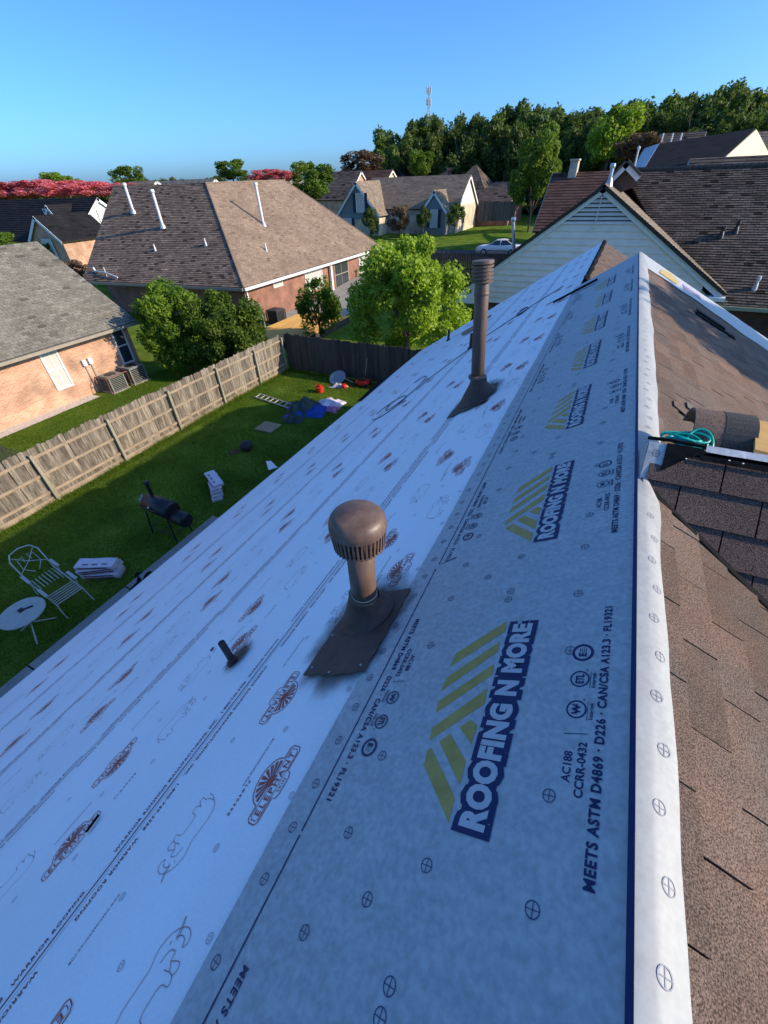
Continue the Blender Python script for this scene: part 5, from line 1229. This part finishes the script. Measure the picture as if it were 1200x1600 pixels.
for f in (.97, .83, .66):
    z = zb_ + (zt - zb_) * f
    for a in range(5):
        b = B(); x, y = tb[0] + 1.1 * math.cos(a * 1.26), 260 + 1.1 * math.sin(a * 1.26); b.box(x - .16, x + .16, y - .12, y + .12, z - 1.3, z + .9); part('antenna_panel', b, white_pipe, tw)
part('spike', B().tube([(tb[0], 260, zt - 1), (tb[0], 260, zt + 3)], .09, 5), steel, tw)

# ------------------------------------------------------------------ car
def build_car(cx, cy, z, L_=4.75):
    t_ = thing('parked_car', 'silver white sedan parked on the street beyond the fence', 'car', (cx, cy, z))
    prof = [(-2.35, .45, .58), (-2.3, .32, .74), (-1.95, .25, .86), (-1.2, .22, .92), (-.85, .22, .95), (.9, .22, .98), (1.55, .24, 1.0), (2.2, .30, .98), (2.38, .42, .80)]
    b = B(); st = []
    for x, zl, zh in prof:
        wv = .86 if abs(x) < 2 else .74
        st.append([(cx + x, cy + sx * wv * f, z + h) for sx, f, h in ((-1, .86, zl), (-1, 1, (zl + zh) / 2), (-1, .97, zh - .08), (-1, .84, zh), (1, .84, zh), (1, .97, zh - .08), (1, 1, (zl + zh) / 2), (1, .86, zl))])
    V = [v for s in st for v in s]; Fs = [(i * 8 + j, i * 8 + (j + 1) % 8, (i + 1) * 8 + (j + 1) % 8, (i + 1) * 8 + j) for i in range(len(st) - 1) for j in range(8)] + [tuple(range(8)), tuple((len(st) - 1) * 8 + j for j in range(7, -1, -1))]
    b.add(V, Fs); part('body', b, car_paint, t_, smooth=True)
    g = B(); cs = [(-1.05, .93, .70), (-.35, 1.36, .58), (.75, 1.38, .57), (1.55, .98, .68)]
    V = []; 
    for x, h, wv in cs: V += [(cx + x, cy - wv, z + h), (cx + x, cy + wv, z + h)]
    V += [(cx - 1.05, cy - .72, z + .9), (cx - 1.05, cy + .72, z + .9), (cx + 1.55, cy - .70, z + .95), (cx + 1.55, cy + .7, z + .95), (cx - .35, cy - .75, z + .93), (cx + .75, cy - .75, z + .95), (cx - .35, cy + .75, z + .93), (cx + .75, cy + .75, z + .95)]
    g.add(V, [(0, 2, 3, 1), (4, 6, 7, 5), (8, 12, 2, 0), (12, 13, 4, 2), (13, 10, 6, 4), (1, 3, 14, 9), (3, 5, 15, 14), (5, 7, 11, 15)]); part('window_band', g, glass, t_)
    r = B(); r.add([(cx - .38, cy - .6, z + 1.365), (cx + .80, cy - .59, z + 1.385), (cx + .80, cy + .59, z + 1.385), (cx - .38, cy + .6, z + 1.365), (cx + .2, cy - .5, z + 1.43), (cx + .2, cy + .5, z + 1.43)], [(0, 1, 4), (1, 2, 5, 4), (2, 3, 5), (3, 0, 4, 5)]); part('roof_panel', r, car_paint, t_)
    for xa, xb in (((-.98, .95), (-.32, 1.36)), ((.18, .95), (.18, 1.37)), ((1.45, 1.0), (.78, 1.38))):
        part('pillar', B().tube([(cx + xa[0], cy - .74, z + xa[1]), (cx + xb[0], cy - .60, z + xb[1])], .035, 5), car_paint, t_)
    for x in (-1.45, 1.42):
        for sy in (-1, 1):
            o = Vector((cx + x, cy + sy * .80, z + .32)); q = Matrix.Rotation(PI / 2, 3, 'X')
            w_ = part('wheel', B().lathe([(.2, -.1), (.31, -.1), (.33, -.06), (.33, .06), (.31, .1), (.2, .1)], o, 20, q), rubber, t_); part('rim', B().lathe([(.0, -.105), (.2, -.11), (.21, .105), (0, .11)], o, 14, q), lead, w_)
    for sy in (-1, 1):
        part('headlight', B().box(cx - 2.33, cx - 2.12, cy + sy * .58 - .16, cy + sy * .58 + .16, z + .60, z + .74), chrome, t_); part('tail_light', B().box(cx + 2.26, cx + 2.395, cy + sy * .58 - .18, cy + sy * .58 + .18, z + .68, z + .9), red_lamp, t_)
    part('side_trim', B().box(cx - 1.1, cx + 1.1, cy - .875, cy - .84, z + .46, z + .52), black_metal, t_)
p = atz(775, 400, -5.42); build_car(float(p[0]) + .1, float(p[1]) + .8, float(gz(p[0], p[1])) + .06)

# ------------------------------------------------------------------ yard things
# shingle bundles in two stacks
def bundle(x, y, z, rz, label, grp):
    t_ = thing('shingle_bundle', label, 'shingle bundle', (x, y, z), grp); b = B(); L_, W_, H_ = .98, .34, .085
    n = 8; V = []
    for i in range(n + 1):
        for (yy, zz) in ((-.5, .15), (-.5, .85), (-.46, 1), (.46, 1), (.5, .85), (.5, .15), (.46, 0), (-.46, 0)):
            V.append((L_ * (i / n - .5), W_ * yy * (1 if 0 < i < n else .97), H_ * zz + .008 * math.sin(i * 1.3 + rz)))
    Fs = [(i * 8 + j, i * 8 + (j + 1) % 8, (i + 1) * 8 + (j + 1) % 8, (i + 1) * 8 + j) for i in range(n) for j in range(8)] + [tuple(range(7, -1, -1)), tuple(n * 8 + j for j in range(8))]
    b.add(V, Fs); m_ = Matrix.Translation((x, y, z)) @ Matrix.Rotation(rz, 4, 'Z')
    link('wrapper', b.mesh('wrapper', pinkwrap), t_, m_)
    for sg in (-1, 1): link('printed_band', B().box(-.40, .36, sg * W_ * .502 - .001, sg * W_ * .502 + .001, .018, .058).mesh('printed_band', darkwrap), t_, m_)
    for k in range(3): link('label_print', B().box(-.3 + .25 * k, -.16 + .25 * k, -.10, -.06, H_ + .009, H_ + .0105).mesh('label_print', darkwrap), t_, m_)
for k in range(5):
    nm = ['bottom', 'second from the bottom', 'middle', 'second from the top', 'topmost']
    bundle(-10.45 + random.uniform(-.03, .03), 3.35 + random.uniform(-.03, .03), GZ + .005 + .092 * k, rad(30) + random.uniform(-.1, .1), 'pink wrapped shingle bundle, %s of the stack by the patio lounger' % nm[k], 'shingle bundles in the yard')
    bundle(-10.45 + .06 * (4 - k) * .6, 7.55 - .05 * (4 - k), GZ + .005 + .092 * k, rad(-38 if k < 4 else -30) + random.uniform(-.06, .06), 'pink wrapped shingle bundle, %s of the stack beyond the smoker' % nm[k], 'shingle bundles in the yard')
# smoker grill
sx, sy, sz = -10.05, 5.35, GZ
sm_ = thing('smoker_grill', 'black barrel smoker grill with side firebox at the patio edge', 'grill', (sx, sy, sz))
ang = rad(-2); ux, uy = math.cos(ang), math.sin(ang)
QX = Matrix.Rotation(ang, 3, 'Z') @ Matrix.Rotation(PI / 2, 3, 'Y')
b = B(); b.lathe([(.0, -.52), (.20, -.515), (.255, -.49), (.26, .49), (.2, .515), (0, .52)], (sx - .1, sy, sz + .95), 26, QX); part('barrel', b, black_metal, sm_, smooth=True)
b = B(); b.lathe([(0, -.24), (.19, -.23), (.205, -.2), (.205, .2), (.19, .23), (0, .24)], (sx + .66 * ux, sy + .66 * uy, sz + .78), 24, QX); part('firebox', b, black_metal, sm_, smooth=True)
b = B(); b.tube([(sx - .42, sy + .1, sz + 1.15), (sx - .42, sy + .1, sz + 1.62)], .05, 12); b.lathe([(.075, 0), (.075, .03), (0, .05)], (sx - .42, sy + .1, sz + 1.60), 12); part('chimney', b, black_metal, sm_)
for a, c_ in ((-.5, -.22), (-.5, .22), (.35, -.22), (.35, .22)): part('leg', B().tube([(sx + a, sy + c_, sz + .78), (sx + a * 1.15, sy + c_ * 1.3, sz)], .022, 6), black_metal, sm_)
b = B(); 
for c_ in (-.27, .27): b.tube([(sx - .56, sy + c_, sz + .22), (sx + .39, sy + c_, sz + .22)], .015, 6)
for a in (-.56, -.1, .39): b.tube([(sx + a, sy - .27, sz + .22), (sx + a, sy + .27, sz + .22)], .012, 6)
part('lower_shelf', b, black_metal, sm_)
b = B(); b.tube([(sx - .45, sy - .29, sz + 1.02), (sx + .15, sy - .29, sz + 1.02)], .015, 6); part('lid_handle', b, black_metal, sm_)
b = B(); b.lathe([(.035, 0), (.035, .03), (0, .032)], (sx - .2, sy - .27, sz + 1.06), 12, Matrix.Rotation(PI / 2, 3, 'X')); part('thermometer', b, chrome, sm_)
b = B(); b.box(sx - .70, sx - .62, sy - .16, sy - .06, sz + .9, sz + 1.12); b.tube([(sx - .66, sy - .1, sz + 1.12), (sx - .70, sy, sz + 1.2)], .02, 6); part('side_handle', b, white_metal, sm_)
# patio lounger: two slatted seats on a rail with arms and scrolled back
def W2(p, o=(-10.85, 2.45, GZ), a=rad(-6)):
    c_, s_ = math.cos(a), math.sin(a); return (o[0] + p[0] * c_ - p[1] * s_, o[1] + p[0] * s_ + p[1] * c_, o[2] + p[2])
lo_ = thing('patio_lounger', 'pale metal slatted patio lounger with scrolled back on the shaded lawn', 'patio chair', W2((0, 0, 0)))
r_ = .017
# x from back (-0.9) to foot (+0.8), y across
back = [(-.55, -.3, .42), (-.85, -.31, .95), (-.95, -.22, 1.08), (-.98, 0, 1.12), (-.95, .22, 1.08), (-.85, .31, .95), (-.55, .3, .42)]
part('back_frame', B().tube([W2(q) for q in back], r_, 6), white_metal, lo_)
b = B()
for sg in (-1, 1):
    b.tube([W2((-.62, sg * .05, .55)), W2((-.72, sg * .2, .7)), W2((-.84, sg * .18, .9)), W2((-.86, sg * .05, .95)), W2((-.78, sg * .08, .82))], .010, 5); b.tube([W2((-.68, sg * .28, .65)), W2((-.78, 0, .80)), W2((-.9, -sg * .24, 1.0))], .010, 5)
part('scrollwork', b, white_metal, lo_)
for k in range(7): part('seat_slat', B().tube([W2((-.55, -.24 + .08 * k, .42)), W2((-.08, -.24 + .08 * k, .40))], .011, 5), white_metal, lo_)
for k in range(6): part('foot_slat', B().tube([W2((.28 + .09 * k, -.28, .36)), W2((.28 + .09 * k, .28, .36))], .014, 5), white_metal, lo_)
for sg in (-1, 1):
    part('side_rail', B().tube([W2((-.58, sg * .3, .42)), W2((-.05, sg * .3, .40)), W2((.25, sg * .3, .36)), W2((.78, sg * .3, .35))], r_, 6), white_metal, lo_)
    for x0 in (-.62, .22):
        a_ = part('arm_rest', B().obox(W2((x0, sg * .33 - .035, .62)), np.array(W2((1, 0, 0))) - np.array(W2((0, 0, 0))), np.array(W2((0, 1, 0))) - np.array(W2((0, 0, 0))), (0, 0, 1), .42, .07, .022), white_metal, lo_)
        b = B(); b.tube([W2((x0 + .36, sg * .33, .62)), W2((x0 + .36, sg * .30, .40))], .013, 5); b.tube([W2((x0 + .05, sg * .33, .62)), W2((x0 + .05, sg * .30, .40))], .013, 5); part('arm_support', b, white_metal, a_)
    for x0, dx in ((-.5, -.12), (.7, .14)): part('leg', B().tube([W2((x0, sg * .3, .40)), W2((x0 + dx, sg * .32, .02)), W2((x0 + dx + .1, sg * .32, .01))], .016, 5), white_metal, lo_)
# round glass table
tx, ty = -10.25, 1.52
tb_ = thing('glass_table', 'round frosted glass patio table with splayed pale legs', 'table', (tx, ty, GZ))
part('top', B().lathe([(0, .665), (.43, .665), (.44, .672), (.43, .68), (0, .68)], (tx, ty, GZ), 40), glass_teal, tb_)
rb = B(); rb.lathe([(.432, .66), (.448, .662), (.448, .683), (.432, .685)], (tx, ty, GZ), 40); part('rim', rb, white_metal, tb_)
for k in range(3):
    a = 2.1 * k - .6; part('leg', B().tube([(tx + .06 * math.cos(a), ty + .06 * math.sin(a), GZ + .66), (tx + .05 * math.cos(a), ty + .05 * math.sin(a), GZ + .3), (tx + .42 * math.cos(a), ty + .42 * math.sin(a), GZ + .01)], .016, 6), white_metal, tb_)
b = B(); b.obox((tx - .05, ty + .02, GZ + .681), unit((.5, .85, 0)), unit((-.85, .5, 0)), (0, 0, 1), .22, .05, .02); b.box(tx - .12, tx - .02, ty - .02, ty + .08, GZ + .681, GZ + .72); one('spatula', b, black_metal, 'small dark tool lying on the glass table', 'tool')
# other yard things
def heap(name, x, y, rx, ry, h, m, label, cat, seed, rz=0.0):
    r = random.Random(seed); ph = [r.uniform(0, 6) for _ in range(6)]; n = 18; V = []; Fs = []
    for j in range(n + 1):
        for i in range(n + 1):
            u, v = 2 * i / n - 1, 2 * j / n - 1; a = math.atan2(v, u); ed = 1 + .16 * math.sin(3 * a + ph[0]) + .1 * math.sin(5 * a + ph[1])
            q = max(0, 1 - max(abs(u), abs(v)) ** 2.2); z = h * q * (.65 + .35 * math.sin(4 * u + ph[2]) * math.sin(3.3 * v + ph[3])) + .03 * math.sin(9 * u + ph[4] + 2 * v) * q + .01
            xx, yy = u * rx * ed, v * ry * ed
            V.append((x + xx * math.cos(rz) - yy * math.sin(rz), y + xx * math.sin(rz) + yy * math.cos(rz), GZ + z + .012))
    for j in range(n):
        for i in range(n): Fs.append((j * (n + 1) + i, j * (n + 1) + i + 1, (j + 1) * (n + 1) + i + 1, (j + 1) * (n + 1) + i))
    b = B(); b.add(V, Fs); return one(name, b, m, label, cat, smooth=True)
heap('tarp', -11.05, 13.75, .95, .75, .22, blue_t, 'bright blue tarp spread under the dark tarp on the lawn', 'tarp', 1, .3)
heap('tarp', -11.35, 13.75, .55, .7, .55, green_t, 'dark green crumpled tarp heaped on the blue one', 'tarp', 2, .2)
heap('tarp', -11.05, 12.75, .42, .34, .30, green_t, 'small dark crumpled bundle in front of the tarps', 'tarp', 3)
heap('plastic_bag', -10.35, 14.75, .55, .42, .30, pinkwrap, 'pale crumpled shingle wrapper beside the blue tarp', 'bag', 4, .5)
heap('plastic_bag', -10.05, 14.25, .32, .25, .2, mat('wrap_pink', (.45, .15, .28), .5, var=.2, scale=5), 'pink printed wrapper in front of the pale one', 'bag', 5)
b = B(); b.lathe([(.0, 0), (.16, .0), (.19, .26), (.17, .27), (.06, .30), (.05, .38), (0, .38)], (-11.6, 15.75, GZ), 14); b.tube([(-11.75, 15.7, GZ + .25), (-11.75, 15.7, GZ + .42), (-11.5, 15.7, GZ + .42), (-11.5, 15.7, GZ + .28)], .02, 6); one('fuel_can', b, red_p, 'red fuel can on the sunny patch of lawn', 'fuel can')
t_ = thing('red_mower', 'red wheeled garden machine with upright handle by the back fence', 'garden machine', (-10.0, 17.2, GZ))
part('deck', B().box(-10.3, -9.75, 16.95, 17.45, GZ + .12, GZ + .30), red_p, t_); part('engine', B().lathe([(.14, .3), (.16, .36), (.13, .5), (0, .52)], (-10.02, 17.2, GZ), 14), black_metal, t_)
for a, c_ in ((-10.3, 16.97), (-10.3, 17.43), (-9.75, 16.97), (-9.75, 17.43)): part('wheel', B().lathe([(0, -.03), (.11, -.03), (.11, .03), (0, .03)], (a, c_, GZ + .11), 12, Matrix.Rotation(PI / 2, 3, 'X')), rubber, t_)
part('handle', B().tube([(-10.0, 17.4, GZ + .3), (-9.95, 17.6, GZ + 1.2), (-9.9, 17.6, GZ + 1.25)], .018, 6), wood_rail, t_)
b = B(); b.lathe([(.0, .0), (.12, .0), (.15, .12), (.12, .2), (0, .22)], (-10.75, 16.6, GZ), 12); one('red_bucket', b, red_p, 'small orange red pot in front of the garden machine', 'pot')
b = B(); b.lathe([(0, 0), (.30, .02), (.42, .14), (.44, .15), (.42, .16), (.3, .05), (0, .03)], (-11.45, 17.25, GZ + .12), 20, Matrix.Rotation(.5, 3, 'X')); b.tube([(-11.1, 17.2, GZ + .25), (-10.5, 17.1, GZ + .15)], .02, 6); one('wash_tub', b, mat('grey_blue', (.25, .29, .33), .5), 'tilted pale round tub leaning by the back fence', 'tub')
heap('rag_pile', -11.1, 16.7, .4, .28, .15, mat('rag_grey', (.35, .36, .38), .8, var=.3, scale=8), 'pale rags in front of the tilted tub', 'rags', 8)
b = B(); b.box(-12.05, -11.2, 11.4, 12.15, GZ + .02, GZ + .06); one('ply_square', b, cardboard, 'square tan board lying flat on the shaded lawn', 'board')
b = B(); b.lathe([(0, 0), (.16, .02), (.235, .12), (.235, .2), (.16, .33), (.06, .36), (0, .36)], (-11.25, 10.0, GZ), 18); one('black_ball', b, mat('rubber_grey', (.03, .032, .036), .6), 'black ribbed round container on the lawn', 'container', smooth=True)
b = B(); b.lathe([(0, 0), (.2, .01), (.2, .025), (0, .03)], (-11.6, 9.65, GZ), 14); one('brown_patch_lid', b, mat('rustlid', (.12, .045, .03), .8), 'flat reddish brown disc beside the black round container', 'lid')
ld = thing('ladder', 'pale aluminium ladder lying on the lawn by the dark tarp', 'ladder', (-13, 13.9, GZ))
for dy in (0, .38): part('rail', B().tube([(-14.2, 14.0 + dy, GZ + .06), (-11.7, 13.55 + dy, GZ + .06)], .03, 6), lead, ld)
for k in range(8): x = -14.1 + .31 * k; part('rung', B().tube([(x, 14.0 - .056 * k, GZ + .06), (x, 14.38 - .056 * k, GZ + .06)], .018, 6), lead, ld)
heap('felt_heap', -9.15, 3.55, .35, .45, .10, black_felt, 'crumpled black felt at the patio edge beside the shingle stack', 'felt scrap', 9, .6)
b = B(); b.add([(-9.1, 8.6, GZ + .9), (-8.95, 8.9, GZ + 1.5), (-9.25, 9.0, GZ + 1.6), (-9.35, 8.75, GZ + 1.3)], [(0, 1, 2, 3)]); p = atz(422, 728, -5.2)
b = B(); b.add([p + [.0, -.1, -.08], p + [.14, .14, -.1], p + [-.08, .16, .06], p + [-.16, .05, .1]], [(0, 1, 2, 3)]); part('loose_felt', b, felt_white, house)
b = B(); b.tube([(-8.6, 20.2, GZ + .2), (-8.3, 19.4, -4.6), (-8.0, 18.3, -3.6)], [.12, .1, .06], 8)

# ------------------------------------------------------------------ grass blades on the yard and the strip by the orange house
def blades(name, n, boxes, hmin, hmax, seed):
    r = np.random.default_rng(seed); P = []
    tot = sum((b_[1] - b_[0]) * (b_[3] - b_[2]) for b_ in boxes)
    for x0, x1, y0, y1 in boxes:
        k = int(n * (x1 - x0) * (y1 - y0) / tot); P.append(np.stack([r.uniform(x0, x1, k), r.uniform(y0, y1, k), np.full(k, GZ)], 1))
    P = np.concatenate(P); k = len(P); a = r.uniform(0, 2 * PI, k); h = r.uniform(hmin, hmax, k); w_ = r.uniform(.006, .014, k)
    clump = .6 + .8 * (np.sin(P[:, 0] * 2.1 + np.sin(P[:, 1] * 1.3) * 2) * np.sin(P[:, 1] * 1.7 + 1) * .5 + .5); h = h * clump
    d = np.stack([np.cos(a), np.sin(a), np.zeros(k)], 1); l = np.stack([r.normal(0, .45, k), r.normal(0, .45, k), np.ones(k)], 1) * h[:, None]
    V = np.stack([P - d * w_[:, None], P + d * w_[:, None], P + l], 1)
    me = bpy.data.meshes.new(name); me.vertices.add(3 * k); me.vertices.foreach_set('co', V.reshape(-1).astype(np.float32)); me.loops.add(3 * k); me.loops.foreach_set('vertex_index', np.arange(3 * k, dtype=np.int32))
    me.polygons.add(k); me.polygons.foreach_set('loop_start', np.arange(0, 3 * k, 3, dtype=np.int32)); me.materials.append(blade_m); me.update(calc_edges=True)
    at = me.attributes.new('tint', 'FLOAT', 'FACE'); at.data.foreach_set('value', np.clip(r.beta(2, 2, k) * .8 + .2 * (clump - .6), 0, 1).astype(np.float32))
    o = link(name, me); o['kind'] = 'stuff'; o['label'] = 'short green lawn grass'; o['category'] = 'grass'; return o
blades('grass', 190000, [(-14.9, -9.5, -1, 17.8), (-21.5, -15.05, 4, 17.8), (-9.5, -7.5, 6.4, 17.8)], .03, .075, 3)
blades('grass', 9000, [(-14.88, -14.62, -1, 17.7), (-15.35, -15.1, -1, 17.7), (-14.8, -9, 17.5, 17.75)], .10, .26, 4)['label'] = 'longer grass along the fence foot'
